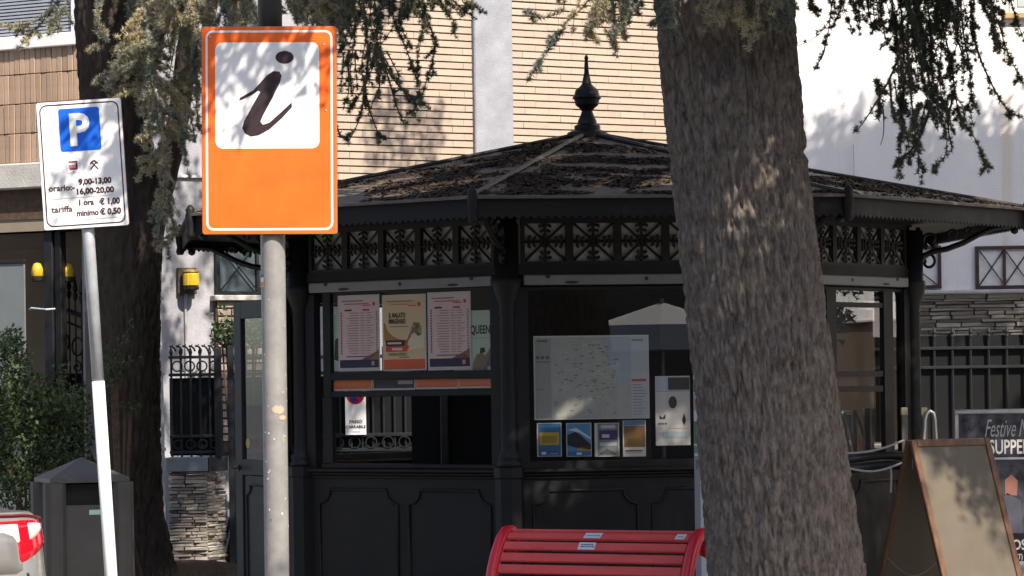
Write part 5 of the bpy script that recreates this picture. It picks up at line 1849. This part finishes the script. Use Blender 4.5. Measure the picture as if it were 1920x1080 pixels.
def cyl_trunk(name, pts, rads, parent, n=150, dz=.012, zfine=4.3, amp=.016, fh=20.0, fv=4.5, seed=0.0, scars=(), mat_=None, knots=()):
    """bark trunk: pts (centre line, world), rads; real fissured relief up to zfine"""
    P = [Vector(p) for p in pts]
    zs = []
    z = P[0].z
    while z < P[-1].z:
        zs.append(z); z += dz if z < zfine else .18
    zs.append(P[-1].z)
    V = []
    def interp(z):
        for i in range(len(P) - 1):
            if P[i].z <= z <= P[i + 1].z + 1e-6:
                q = (z - P[i].z) / (P[i + 1].z - P[i].z)
                q2 = q
                return P[i].lerp(P[i + 1], q2), rads[i] + (rads[i + 1] - rads[i]) * q
        return P[-1], rads[-1]
    for z in zs:
        c, r = interp(z)
        for k in range(n):
            a = 2 * PI * k / n
            ca, sa = math.cos(a), math.sin(a)
            if z < zfine:
                wob = .5 * noise.noise((ca * 3 + seed, sa * 3, z * 2.2)) * .03
                sx_, sy_ = ca * .36, sa * .36
                warp = .14 * noise.noise((sx_ * 6, sy_ * 6 + seed, z * 3.5))
                n1 = abs(noise.noise((sx_ * fh + warp * 2, sy_ * fh + seed, z * fv + warp * 3)) + .35 * noise.noise((sx_ * fh * 1.7, sy_ * fh * 1.7 + 3, z * fv * .4)))
                n2 = abs(noise.noise((sx_ * fh * 2.3 + 9, sy_ * fh * 2.3 + seed, z * fv * 2.6)))
                n3 = noise.noise((sx_ * 95, sy_ * 95, z * 34))
                d = amp * (min(1, n1 * 3.2) ** .8 * 1.0 + min(1, n2 * 3) * .6 + n3 * .30) - amp
                for (zs_, w_, dp) in scars:
                    d -= dp * math.exp(-((z - zs_ - .03 * noise.noise((ca * 2, sa * 2, zs_))) / w_) ** 2) * (.6 + .8 * noise.noise((ca * 4, sa * 4, zs_ * 3)))
                for (ka, kz, ks, kd) in knots:
                    da = ((math.degrees(a) - ka + 180) % 360 - 180) * PI / 180 * r
                    if abs(da) < ks * 2.5 and abs(z - kz) < ks * 2.5:
                        q = math.hypot(da, z - kz) / ks
                        d += kd * (math.exp(-q * q) * 1.6 - .6 * math.exp(-(q - 1.2) ** 2 * 6))
                rr = r * (1 + wob) + d
            else:
                rr = r * (1 + .04 * noise.noise((ca * 2, sa * 2, z)))
            V.append((c.x + ca * rr, c.y + sa * rr, z))
    m = len(zs)
    F = []
    for i in range(m - 1):
        b0, b1 = i * n, (i + 1) * n
        F += [(b0 + k, b0 + (k + 1) % n, b1 + (k + 1) % n, b1 + k) for k in range(n)]
    loc = parent.location
    mb = MB(); mb.v = [(v[0] - loc.x, v[1] - loc.y, v[2] - loc.z) for v in V]; mb.f = F; mb.m = [0] * len(F)
    return mb.build(name, mat_ or M_BARK, parent, smooth=True)


def resample(pts, step):
    out = []
    for i in range(len(pts) - 1):
        a, b = pts[i], pts[i + 1]
        l = (b - a).length
        k = max(1, int(l / step))
        for j in range(k):
            out.append(a.lerp(b, j / k))
    out.append(pts[-1])
    return out


def smooth_line(pts, it=2):
    for _ in range(it):
        q = [pts[0]]
        for i in range(len(pts) - 1):
            q += [pts[i].lerp(pts[i + 1], .25), pts[i].lerp(pts[i + 1], .75)]
        q.append(pts[-1])
        pts = q
    return pts


class Spray:
    """hanging cedar shoots: twigs and needle tufts"""

    def __init__(self, seed):
        self.tw = MB(); self.P = []; self.S = []; self.r = random.Random(seed)

    def stem(self, pts, r0=.006, tuft=.022, side=.9, side_len=(.04, .13), dens=1.0, bare=0.0, rec=True, jitter=.004):
        r = self.r
        pts = resample(smooth_line([Vector(p) for p in pts], 2), .014)
        n = len(pts)
        self.tw.tube(pts[::2] + ([pts[-1]] if n % 2 == 0 else []), [max(.0016, r0 * (1 - .75 * i / max(1, len(pts[::2])))) for i in range(len(pts[::2]) + (1 if n % 2 == 0 else 0))], 5)
        for i, p in enumerate(pts):
            if i / n < bare: continue
            if r.random() < .75 * dens:
                s = tuft * r.uniform(.7, 1.25)
                self.P.append((p.x + r.gauss(0, jitter), p.y + r.gauss(0, jitter), p.z + r.gauss(0, jitter))); self.S.append(s)
            if rec and r.random() < .20 * side:
                t = (pts[min(i + 1, n - 1)] - pts[max(i - 1, 0)])
                if t.length < 1e-6: continue
                t.normalize()
                L = r.uniform(*side_len)
                d = (t * r.uniform(.3, .9) + Vector((r.gauss(0, .6), r.gauss(0, .6), r.gauss(-.15, .35)))).normalized()
                q = [p, p + d * L * .5, p + d * L + Vector((0, 0, -.25 * L))]
                self.stem(q, .0025, tuft * .95, 0, side_len, dens, 0, False, jitter)

    def build(self, crown, material):
        o = None
        if self.tw.v:
            o = self.tw.build('twig', M_TWIG, crown)
            stuff(o)
        me = tufts_mesh('needles', np.array(self.P), np.array(self.S), material)
        o = link('needles', me, crown)
        stuff(o)
        return o


SX, SY = SUN_DIR.x / SUN_DIR.z, SUN_DIR.y / SUN_DIR.z     # horizontal shift towards the sun per metre of height


def frame_top(y):
    return EYE + .1275 * y + .12


GAPS = [(2.25, 17.7, .70), (1.75, 18.35, .34), (-2.45, 16.1, .75)]     # openings that let the sun through to the board and the bench


def crown_mass(cells, seed, leaf=.055, per=300):
    """boughs of foliage above the frame. cells: (sx0, sx1, sy0, sy1, count, zlo, zhi): the patch of ground each bough shades"""
    g = random.Random(seed)
    out = []
    for (sx0, sx1, sy0, sy1, cnt, zlo, zhi) in cells:
        for _ in range(cnt):
            sx, sy = g.uniform(sx0, sx1), g.uniform(sy0, sy1)
            if any((sx - a) ** 2 + (sy - b) ** 2 < c * c for (a, b, c) in GAPS):
                continue
            z = g.uniform(zlo, zhi)
            x, y = sx + SX * z, sy + SY * z
            out.append((x, y, max(z, frame_top(y) + .35)))
    return out


def bough_mesh(name, centres, per, leaf, material, seed, rad=.42):
    g = np.random.default_rng(seed)
    n = len(centres)
    C = np.array(centres)
    k = per
    ang = g.uniform(0, 2 * PI, (n, k)); rr = np.sqrt(g.uniform(0, 1, (n, k))) * rad * g.uniform(.6, 1.3, (n, 1))
    # fingers: a bough is a fan, not a disc
    lob = .55 + .45 * np.abs(np.sin(ang * g.integers(2, 5, (n, 1)) + g.uniform(0, 6, (n, 1))))
    rr = rr * lob
    off = np.stack([rr * np.cos(ang), rr * np.sin(ang), g.normal(0, .05, (n, k)) - .25 * rr], -1)
    P = (C[:, None, :] + off).reshape(-1, 3)
    m = len(P)
    d = g.normal(size=(m, 3)); d /= np.linalg.norm(d, axis=1)[:, None]
    s = np.cross(d, g.normal(size=(m, 3))); s /= np.linalg.norm(s, axis=1)[:, None]
    L = leaf * g.uniform(.6, 1.4, (m, 1))
    V = np.stack([P - s * L * .35, P + s * L * .35, P + d * L], 1).reshape(-1, 3)
    T = np.arange(len(V)).reshape(-1, 3)
    return numpy_mesh(name, V, T, material)


# ------------------------------------------------------------------ front cedar
DT = 15.0
def tp(X, Y): return px(X, Y, DT)
line = [(1508, 1275, .52), (1496, 1200, .43), (1482, 1120, .395), (1467, 1000, .378), (1443, 800, .358), (1419, 600, .343), (1396, 400, .340), (1374, 200, .340), (1362, 60, .342), (1356, -40, .345)]
P_ = [tp(a, b) for (a, b, _) in line]; P_[0].z = .12
rads = [c * .957 for (_, _, c) in line]
top = P_[-1]
P_ += [Vector((top.x - .10, top.y, 5.0)), Vector((top.x - .05, top.y, 7.5)), Vector((top.x, top.y, 10.5))]; rads += [.31, .24, .10]
cedar = thing('cedar_tree', 'big leaning cedar with thick grey brown furrowed trunk in front of the kiosk', 'tree', (P_[0].x, P_[0].y, .13))
cyl_trunk('trunk', P_, rads, cedar, n=300, dz=.0085, zfine=3.9, amp=.021, fh=25, fv=4.2, seed=4.0,
          scars=((tp(1380, 292).z, .022, .020), (tp(1380, 85).z, .06, .014), (tp(1380, 430).z, .02, .012), (tp(1380, 770).z, .03, .010)),
          knots=((255, tp(1380, 110).z, .13, -.035), (268, tp(1380, 215).z, .05, .016), (285, tp(1500, 660).z, .06, .018), (248, tp(1350, 850).z, .05, -.014), (262, tp(1440, 930).z, .035, .012)))
crown = MB()
r_ = random.Random(15)
cloc = Vector(cedar.location)
bxy = Vector((top.x, top.y, 0))

cells = [
    (-2.1, 3.2, 18.2, 24.5, 260, 4.4, 8.0),       # over the kiosk
    (-1.2, 1.6, 14.6, 18.3, 215, 4.2, 7.0), (.2, 1.5, 14.6, 16.8, 45, 4.2, 7.0),        # over the trunk's foot and the bench
    (-0.3, 3.8, 27.2, 30.0, 260, 7.0, 9.0),         # reaches over towards the white wall
    (1.2, 3.0, 16.4, 18.4, 14, 4.4, 7.0),
    (-3.4, -2.4, 16.88, 17.3, 8, 4.4, 5.4),
]
cent = crown_mass(cells, 40)
cm = MB()
for i in range(26):        # limbs out to some of the boughs
    c = Vector(cent[(i * 11) % len(cent)])
    zb_ = max(4.2, c.z - .2 - .12 * (c - bxy).length)
    s0 = Vector((bxy.x, bxy.y, min(zb_, 9.8)))
    mid = s0.lerp(c, .5) + Vector((0, 0, .15))
    cm.tube([s0, s0.lerp(mid, .5), mid, mid.lerp(c, .5), c], [.10, .085, .06, .04, .02], 7)
cm.v = [(v[0] - cloc.x, v[1] - cloc.y, v[2] - cloc.z) for v in cm.v]
crown_o = cm.build('crown', M_TWIG, cedar)
def shift_mesh(me, off):
    a = np.empty(len(me.vertices) * 3, dtype=np.float32); me.vertices.foreach_get('co', a)
    a = a.reshape(-1, 3) - np.array(off, dtype=np.float32); me.vertices.foreach_set('co', a.ravel()); me.update()
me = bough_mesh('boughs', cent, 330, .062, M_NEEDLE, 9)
shift_mesh(me, cloc); stuff(link('boughs', me, crown_o))

# shoots hanging into view, traced by their stems: (pixel polyline, distance)
def add_stems(sp, lines, D, spread=.35, **kw):
    g = sp.r
    for ln in lines:
        d0 = D + g.uniform(-spread, spread)
        pts = []
        for i, (X, Y) in enumerate(ln):
            pts.append(px(X, Y, d0 + .02 * i * g.uniform(-1, 1)))
        if ln[0][1] <= 2:       # carry on up out of the picture
            pts.insert(0, pts[0] + Vector((g.uniform(-.08, .08), g.uniform(.0, .2), .25)))
            pts.insert(0, pts[0] + Vector((g.uniform(-.2, .2), g.uniform(.0, .3), .25)))
        sp.stem(pts, **kw)

def thicken(lines, n, seed, dx=14, dy=10, cut=.65):
    g = random.Random(seed)
    out = []
    for ln in lines:
        for _ in range(n):
            ox, oy = g.uniform(-dx, dx), g.uniform(-dy, dy)
            m = max(2, int(len(ln) * g.uniform(cut * .6, cut)))
            out.append([(X + ox + g.uniform(-5, 5), Y + oy * (1 if i else 0)) for i, (X, Y) in enumerate(ln[:m])])
    return out

mid_lines = [
    [(703, 0), (708, 60), (705, 108), (690, 150), (668, 188), (654, 212)],
    [(708, 90), (730, 150), (742, 196), (752, 222), (760, 232)],
    [(712, 100), (735, 148), (768, 180), (808, 204)],
    [(735, 0), (737, 40), (760, 85), (774, 128), (790, 172), (780, 186)],
    [(782, 0), (812, 60), (818, 92), (800, 150), (788, 190), (770, 212)],
    [(790, 0), (800, 20), (792, 60), (780, 120), (786, 160)],
    [(640, 0), (655, 50), (640, 100)], [(652, 100), (655, 168), (650, 190)], [(660, 0), (668, 60), (655, 130), (660, 180)],
    [(690, 110), (682, 190), (671, 235), (650, 270)], [(630, 236), (640, 258), (652, 262)],
    [(680, 140), (690, 200), (705, 240), (714, 260)],
    [(820, 0), (848, 30), (852, 48)], [(845, 0), (872, 20), (893, 36)], [(870, 0), (888, 10), (905, 22)],
    [(680, 0), (690, 60), (676, 120), (684, 170)], [(725, 0), (700, 50), (690, 110)], [(762, 0), (750, 30), (735, 55), (720, 75)],
    [(705, 110), (715, 160), (700, 190), (690, 215)], [(735, 175), (755, 165), (770, 180), (780, 200)],
]
sp = Spray(101)
add_stems(sp, mid_lines, 17.6, .3, r0=.007, tuft=.025, side=1.0, side_len=(.02, .07), dens=.9)
add_stems(sp, thicken(mid_lines[:9] + mid_lines[12:18], 2, 5, 14, 8, .6), 17.9, .4, r0=.005, tuft=.025, side=.9, side_len=(.02, .06), dens=.9)
right_lines = [
    [(1690, 0), (1693, 100), (1695, 160), (1690, 220), (1692, 262), (1682, 305)],
    [(1692, 90), (1668, 150), (1650, 180), (1626, 220), (1605, 247)],
    [(1760, 0), (1770, 60), (1785, 120), (1790, 170), (1800, 228), (1825, 250), (1840, 290), (1853, 326)],
    [(1745, 195), (1735, 235), (1718, 270), (1700, 292), (1682, 303)],
    [(1720, 0), (1735, 120), (1755, 200), (1772, 232), (1778, 290), (1752, 314)],
    [(1840, 0), (1870, 30), (1885, 90), (1904, 130), (1918, 155)],
    [(1820, 40), (1830, 90), (1850, 140), (1875, 188), (1894, 212), (1915, 221)],
    [(1895, 0), (1908, 45), (1922, 80)], [(1560, 0), (1556, 40), (1550, 80), (1540, 108)],
    [(1650, 0), (1655, 60), (1672, 92)], [(1800, 0), (1806, 60), (1815, 110), (1824, 178), (1814, 202)],
    [(1600, 0), (1606, 30)], [(1625, 0), (1632, 40), (1640, 56)],
    [(1780, 0), (1775, 60), (1760, 110), (1765, 190)], [(1700, 0), (1720, 60), (1730, 150), (1745, 212), (1755, 240)],
    [(1668, 150), (1672, 200), (1678, 228)], [(1700, 60), (1705, 150), (1712, 220), (1722, 300), (1735, 322)],
    [(1740, 0), (1745, 80), (1750, 150), (1740, 200)], [(1860, 0), (1856, 30), (1862, 60)], [(1670, 0), (1680, 50), (1668, 80)],
    [(1790, 170), (1775, 230), (1785, 280)], [(1830, 0), (1815, 40), (1790, 90), (1780, 140)],
    [(1520, 0), (1530, 20)], [(1580, 0), (1575, 25), (1560, 50)],
]
add_stems(sp, right_lines, 14.9, .4, r0=.007, tuft=.024, side=1.1, side_len=(.025, .08), dens=.95)
add_stems(sp, thicken(right_lines[:1] + right_lines[2:6] + right_lines[9:18], 4, 6, 24, 14, .7), 15.3, .5, r0=.005, tuft=.025, side=.8, side_len=(.03, .08), dens=.95)
add_stems(sp, [[(1570, 0), (1556, 40), (1530, 72), (1496, 86)], [(1656, 205), (1658, 250), (1651, 272)], [(1548, 78), (1546, 100), (1534, 120)]], 15.3, .1, r0=.004, dens=.05, side=.1)
top_lines = [
    [(1110, 0), (1086, 20), (1062, 40), (1046, 70), (1022, 104), (996, 134)], [(1060, 0), (1054, 25), (1016, 35), (986, 30)],
    [(1150, 0), (1150, 30), (1156, 60), (1152, 92)], [(1192, 0), (1176, 30), (1165, 62)], [(1120, 0), (1110, 40), (1104, 56)],
    [(1135, 0), (1130, 25), (1140, 45)], [(1168, 0), (1166, 35), (1150, 70)], [(1090, 0), (1074, 30)], [(1205, 0), (1200, 12)],
    [(1246, 0), (1250, 40), (1256, 62)], [(1262, 0), (1258, 25), (1248, 50)],
    [(1335, 0), (1345, 28), (1352, 46)], [(1385, 0), (1394, 50), (1402, 94)], [(1372, 0), (1380, 25)], [(1420, 0), (1418, 40), (1408, 80)], [(1462, 0), (1464, 50)], [(1440, 0), (1446, 30)],
    [(1320, 0), (1312, 18)], [(1480, 0), (1476, 24)], [(1400, 0), (1408, 30)], [(1360, 0), (1356, 30)], [(1350, 0), (1346, 20)], [(1430, 0), (1440, 20)],
]
sp_top = Spray(111)
add_stems(sp_top, top_lines, 14.4, .12, r0=.005, tuft=.028, side=1.0, side_len=(.03, .09), dens=1.0)
add_stems(sp_top, thicken(top_lines[2:7] + top_lines[9:17], 2, 8, 12, 4, .9), 14.45, .15, r0=.004, tuft=.028, side=.8, side_len=(.03, .08), dens=1.0)
sp.tw.v = [(v[0] - cloc.x, v[1] - cloc.y, v[2] - cloc.z) for v in sp.tw.v]
sp.P = [(p[0] - cloc.x, p[1] - cloc.y, p[2] - cloc.z) for p in sp.P]
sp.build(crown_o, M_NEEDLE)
sp_top.tw.v = [(v[0] - cloc.x, v[1] - cloc.y, v[2] - cloc.z) for v in sp_top.tw.v]
sp_top.P = [(p[0] - cloc.x, p[1] - cloc.y, p[2] - cloc.z) for p in sp_top.P]
sp_top.build(crown_o, M_NEEDLE_SUNLIT)

# ------------------------------------------------------------------ left cedar
DL = 21.4
def lp(X, Y): return px(X, Y, DL)
line = [(268, 1110, .34), (256, 1050, .255), (246, 960, .215), (243, 800, .208), (241, 650, .212), (239, 520, .225), (237, 420, .245), (226, 300, .235), (212, 180, .225), (202, 40, .22), (198, -60, .215)]
P2 = [lp(a, b) for (a, b, _) in line]; P2[0].z = .15
rad2 = [c for (_, _, c) in line]
tl = P2[-1]
P2 += [Vector((tl.x, tl.y + .1, 6.0)), Vector((tl.x + .1, tl.y + .2, 9.5))]; rad2 += [.17, .06]
cedar2 = thing('cedar_tree', 'dark forked cedar trunk behind the two signs beside the hedge', 'tree', (P2[0].x, P2[0].y, .13))
M_BARK2 = mat('dark_cedar_bark', (.060, .047, .040), rough=.95, col2=(.034, .027, .023), scale=26, bump=.8, bscale=70, stretch=(1, 1, .28), spec=.15, bdist=.012)
cyl_trunk('trunk', P2, rad2, cedar2, n=110, dz=.018, zfine=4.5, amp=.018, fh=17, fv=4.5, seed=31.0, mat_=M_BARK2)
c2 = Vector(cedar2.location)
# the fork that rises to the right
lb = MB()
fk = smooth_line([lp(258, 470), lp(282, 390), lp(312, 320), lp(332, 240), lp(346, 140), lp(356, 20), lp(362, -80), lp(372, -300)], 2)
nf = len(fk)
lb.tube(fk, [.17 - .07 * min(1, i / 10) - .05 * i / nf for i in range(nf)], 16)
vv = []
for v in lb.v:
    d = .012 * noise.noise((v[0] * 18, v[1] * 18, v[2] * 5))
    vv.append((v[0] - c2.x + d, v[1] - c2.y + d, v[2] - c2.z))
lb.v = vv
lb.build('limb', M_BARK2, cedar2, smooth=True)
left_cells = [(-3.4, -2.2, 21.3, 24.3, 80, 5.0, 8.5), (-3.9, -3.0, 21.3, 23.3, 50, 5.0, 8.0), (-4.9, -2.2, 24.7, 28.6, 80, 5.0, 8.5), (-7.5, -4.6, 24.5, 27.0, 16, 5.0, 8.0), (-5.2, -3.0, 29.0, 31.0, 6, 6.0, 9.0)]
cent2 = crown_mass(left_cells, 51)
cm = MB()
for i in range(12):
    c = Vector(cent2[(i * 7) % len(cent2)])
    s0 = Vector((tl.x, tl.y + .1, min(9.0, max(4.6, c.z - .5))))
    mid = s0.lerp(c, .5) + Vector((0, 0, .2))
    cm.tube([s0, s0.lerp(mid, .5), mid, mid.lerp(c, .5), c], [.07, .06, .05, .035, .015], 7)
cm.v = [(v[0] - c2.x, v[1] - c2.y, v[2] - c2.z) for v in cm.v]
crown2 = cm.build('crown', M_TWIG, cedar2)
me = bough_mesh('boughs', cent2, 330, .062, M_NEEDLE_SUNLIT, 19)
shift_mesh(me, c2); stuff(link('boughs', me, crown2))
sp = Spray(202)
left_lines = [
    [(112, 0), (88, 33), (74, 46), (55, 68), (33, 92)], [(100, 16), (70, 40), (46, 46), (17, 48)], [(106, 20), (104, 40), (112, 56)], [(130, 0), (118, 20), (96, 40)], [(88, 33), (90, 55), (100, 62)],
    [(240, 0), (262, 60), (270, 110), (278, 160), (270, 200)], [(330, 0), (300, 40), (280, 90), (285, 150), (291, 190), (300, 240), (310, 300), (312, 360), (300, 400)],
    [(355, 0), (340, 30), (345, 62)], [(296, 150), (330, 170), (350, 200), (360, 230), (366, 258)], [(272, 62), (236, 100), (214, 130)], [(266, 118), (230, 135), (198, 142)],
    [(276, 160), (240, 164), (198, 166)], [(288, 208), (320, 215), (345, 235), (340, 262)], [(310, 325), (318, 388), (326, 430), (346, 436), (372, 446)],
    [(300, 60), (320, 40), (346, 52)], [(190, 0), (184, 30), (180, 60)], [(180, 30), (188, 70), (182, 92)], [(382, 0), (362, 60), (373, 120), (366, 180), (373, 240)],
    [(300, 200), (285, 230), (270, 250), (258, 262)], [(285, 110), (310, 120), (330, 140)], [(280, 90), (250, 88), (225, 100)], [(310, 20), (340, 10), (372, 30)],
    [(300, 240), (330, 250), (345, 270), (348, 300)], [(300, 280), (280, 300), (272, 320)], [(262, 20), (245, 50), (235, 80)], [(305, 0), (296, 50), (300, 100)], [(345, 0), (352, 40), (360, 90), (352, 130)],
    [(270, 0), (280, 30), (290, 70)], [(320, 0), (330, 50), (320, 90)], [(296, 370), (290, 392), (300, 408)], [(326, 430), (320, 450), (310, 460)],
]
add_stems(sp, left_lines, 20.5, .35, r0=.008, tuft=.036, side=1.3, side_len=(.05, .15), dens=1.0)
add_stems(sp, thicken(left_lines[5:13] + left_lines[17:29], 2, 9, 14, 12, .95), 20.7, .4, r0=.005, tuft=.036, side=1.2, side_len=(.05, .13), dens=1.0)
back_lines = [[(400, 0), (410, 30), (404, 60)], [(560, 0), (600, 18), (640, 34)], [(540, 0), (560, 30)], [(590, 0), (615, 30), (625, 48)], [(610, 0), (640, 18), (660, 30)], [(430, 0), (440, 40)], [(460, 0), (470, 40)], [(370, 0), (385, 50), (378, 110)], [(575, 0), (590, 40)], [(625, 0), (650, 8), (665, 30)]]
add_stems(sp, back_lines + thicken(back_lines, 5, 12, 22, 10, 1.2), 20.0, .5, r0=.006, tuft=.034, side=1.0, side_len=(.05, .13), dens=1.0)
add_stems(sp, [[(300, 0), (310, 40), (318, 90), (322, 120)], [(325, 20), (332, 60), (318, 140)]], 20.4, .1, r0=.010, dens=.1, side=.2)
sp.tw.v = [(v[0] - c2.x, v[1] - c2.y, v[2] - c2.z) for v in sp.tw.v]
sp.P = [(p[0] - c2.x, p[1] - c2.y, p[2] - c2.z) for p in sp.P]
sp.build(crown2, M_NEEDLE_SUNLIT)


# ------------------------------------------------------------------ unseen third cedar, added so its low boughs darken the kiosk's right side
c3 = Vector((8.2, 19.6, .13))
shade_cedar = thing('cedar_tree', 'unseen low branched cedar added past the poster stand to shade the kiosk', 'tree', c3)
mb = MB(); mb.tube([(0, 0, 0), (.05, 0, 2.0), (-.05, .1, 4.5), (0, 0, 8.5)], [.34, .27, .2, .05], 18); mb.build('trunk', M_BARK2, shade_cedar, smooth=True)
g_ = random.Random(70)
cent3 = []
cm = MB()
for i in range(120):
    a, d, z = g_.uniform(0, 2 * PI), g_.uniform(.6, 3.2), g_.uniform(1.7, 6.4)
    d *= 1 - .06 * z
    x, y = d * math.cos(a), d * math.sin(a)
    if c3.x + x < .175 * (c3.y + y) + 1.0: continue
    cent3.append((x, y, z))
    if i % 5 == 0: cm.tube([(0, 0, max(1.2, z - .2)), (x * .5, y * .5, z), (x, y, z - .05)], [.06, .04, .015], 6)
cr3 = cm.build('crown', M_TWIG, shade_cedar)
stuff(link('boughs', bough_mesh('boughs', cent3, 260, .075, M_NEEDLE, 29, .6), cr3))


# ------------------------------------------------------------------ leafy shrubs
def leaf_cloud(name, pts, size, material, seed):
    g = np.random.default_rng(seed)
    P = np.array(pts); m = len(P)
    d = g.normal(size=(m, 3)); d[:, 2] += .3; d /= np.linalg.norm(d, axis=1)[:, None]
    s = np.cross(d, g.normal(size=(m, 3))); s /= np.linalg.norm(s, axis=1)[:, None]
    L = size * g.uniform(.7, 1.3, (m, 1))
    a, b, c, e = P, P + d * L * .5 + s * L * .28, P + d * L, P + d * L * .5 - s * L * .28
    V = np.stack([a, b, c, e], 1).reshape(-1, 3)
    i = np.arange(m)[:, None] * 4
    T = np.concatenate([i + np.array([[0, 1, 2]]), i + np.array([[0, 2, 3]])], 0)
    return numpy_mesh(name, V, T, material)


M_LEAF = leaf_mat('privet_leaves', (.040, .070, .028), (.085, .125, .045), 4.0, .2)
M_LEAF2 = leaf_mat('ivy_leaves', (.035, .065, .03), (.075, .11, .05), 5.0, .2)


def shrub(name, label, blobs, D, n, size, seed, material, cat='shrub', depth=.35, sprigs=()):
    g = random.Random(seed)
    base = px(sum(b[0] for b in blobs) / len(blobs), 1000, D)
    t = thing(name, label, cat, (base.x, D, .2))
    pts = []
    tot = sum(b[2] * b[3] for b in blobs)
    S = D / F_PX
    for (X, Y, rx, ry) in blobs:
        c = px(X, Y, D)
        k = int(n * rx * ry / tot)
        for _ in range(k):
            u = Vector((g.gauss(0, 1), g.gauss(0, 1), g.gauss(0, 1))).normalized() * (g.random() ** .28)
            q = Vector((c.x + u.x * rx * S, c.y + u.y * depth, c.z + u.z * ry * S))
            if noise.noise((q.x * 7, q.y * 7, q.z * 7 + seed)) < -.12 and g.random() < .8: continue
            pts.append(q)
    st = MB()
    for ln in sprigs:
        l3 = resample(smooth_line([px(X, Y, D - .05) for (X, Y) in ln], 2), .018)
        st.tube(l3[::2] if len(l3) > 5 else l3, .003, 5)
        for p in l3:
            for _ in range(3):
                pts.append(p + Vector((g.gauss(0, .022), g.gauss(0, .022), g.gauss(0, .018))))
    for i in range(9):
        b = blobs[i % len(blobs)]
        c = px(b[0] + g.uniform(-.5, .5) * b[2], b[1], D)
        st.tube([(base.x + g.uniform(-.2, .2), D + g.uniform(-.1, .1), .2), ((base.x + c.x) / 2, D, (c.z + .2) / 2), tuple(c)], [.016, .012, .006], 6)
    st.v = [(v[0] - base.x, v[1] - D, v[2] - .2) for v in st.v]
    st.build('stem', M_TWIG, t)
    me = leaf_cloud('foliage', [(p.x - base.x, p.y - D, p.z - .2) for p in pts], size, material, seed)
    stuff(link('foliage', me, t))
    return t


shrub('hedge_shrub', 'dense dark green hedge shrub with small leaves behind the litter bin', 
      [(10, 700, 60, 70), (70, 770, 70, 70), (110, 760, 60, 45), (30, 830, 80, 80), (120, 830, 60, 70), (60, 910, 90, 60), (-30, 780, 80, 120), (20, 640, 22, 30), (140, 900, 50, 60)],
      21.9, 16000, .036, 61, M_LEAF, 'hedge', .32,
      sprigs=([(50, 760), (30, 680), (20, 620)], [(80, 760), (100, 705), (112, 690)], [(130, 760), (160, 720)], [(10, 700), (5, 650), (8, 625)], [(115, 740), (125, 700), (118, 690)]))
shrub('trunk_sprigs', 'thin leafy green shoots growing in front of the dark forked trunk', [(215, 690, 22, 26), (240, 765, 16, 8)], 20.9, 260, .034, 62, M_LEAF2, 'shoots', .06,
      sprigs=([(205, 720), (220, 660), (236, 625), (250, 606)], [(210, 720), (232, 690), (246, 672)], [(200, 760), (230, 762), (258, 768)], [(205, 720), (205, 670), (198, 640)]))
shrub('ivy_shrub', 'green ivy clump in front of the yellow brick dado behind the gate', [(420, 625, 26, 26), (475, 618, 24, 30), (455, 640, 40, 16)], 25.6, 1500, .042, 63, M_LEAF2, 'ivy', .15,
      sprigs=([(412, 640), (408, 600), (412, 580)], [(480, 640), (478, 600), (470, 580)]))

# dry grass at the foot of the left trunk
g = np.random.default_rng(8)
pts_ = []
V = []
for _ in range(2600):
    X = g.choice([g.normal(300, 26), g.normal(400, 40), g.uniform(230, 460)]); D_ = g.uniform(20.6, 23.2)
    p = px(X, 1060, D_)
    h0 = .131 + .11 + .10 * noise.noise((p.x * 1.3, D_ * 1.3, 0)) - .02
    hgt = g.uniform(.03, .16) * (1.3 if X < 350 else .6)
    dx, dy = g.normal(0, .05), g.normal(0, .05)
    w_ = .003
    V += [(p.x - w_, D_, h0), (p.x + w_, D_, h0), (p.x + dx, D_ + dy, h0 + hgt)]
me = numpy_mesh('grass', V, np.arange(len(V)).reshape(-1, 3), leaf_mat('dry_grass', (.10, .10, .045), (.26, .19, .10), 6.0, .3))
o = stuff(link('grass', me)); tag(o, 'dry tufts of grass at the foot of the forked trunk', 'grass')
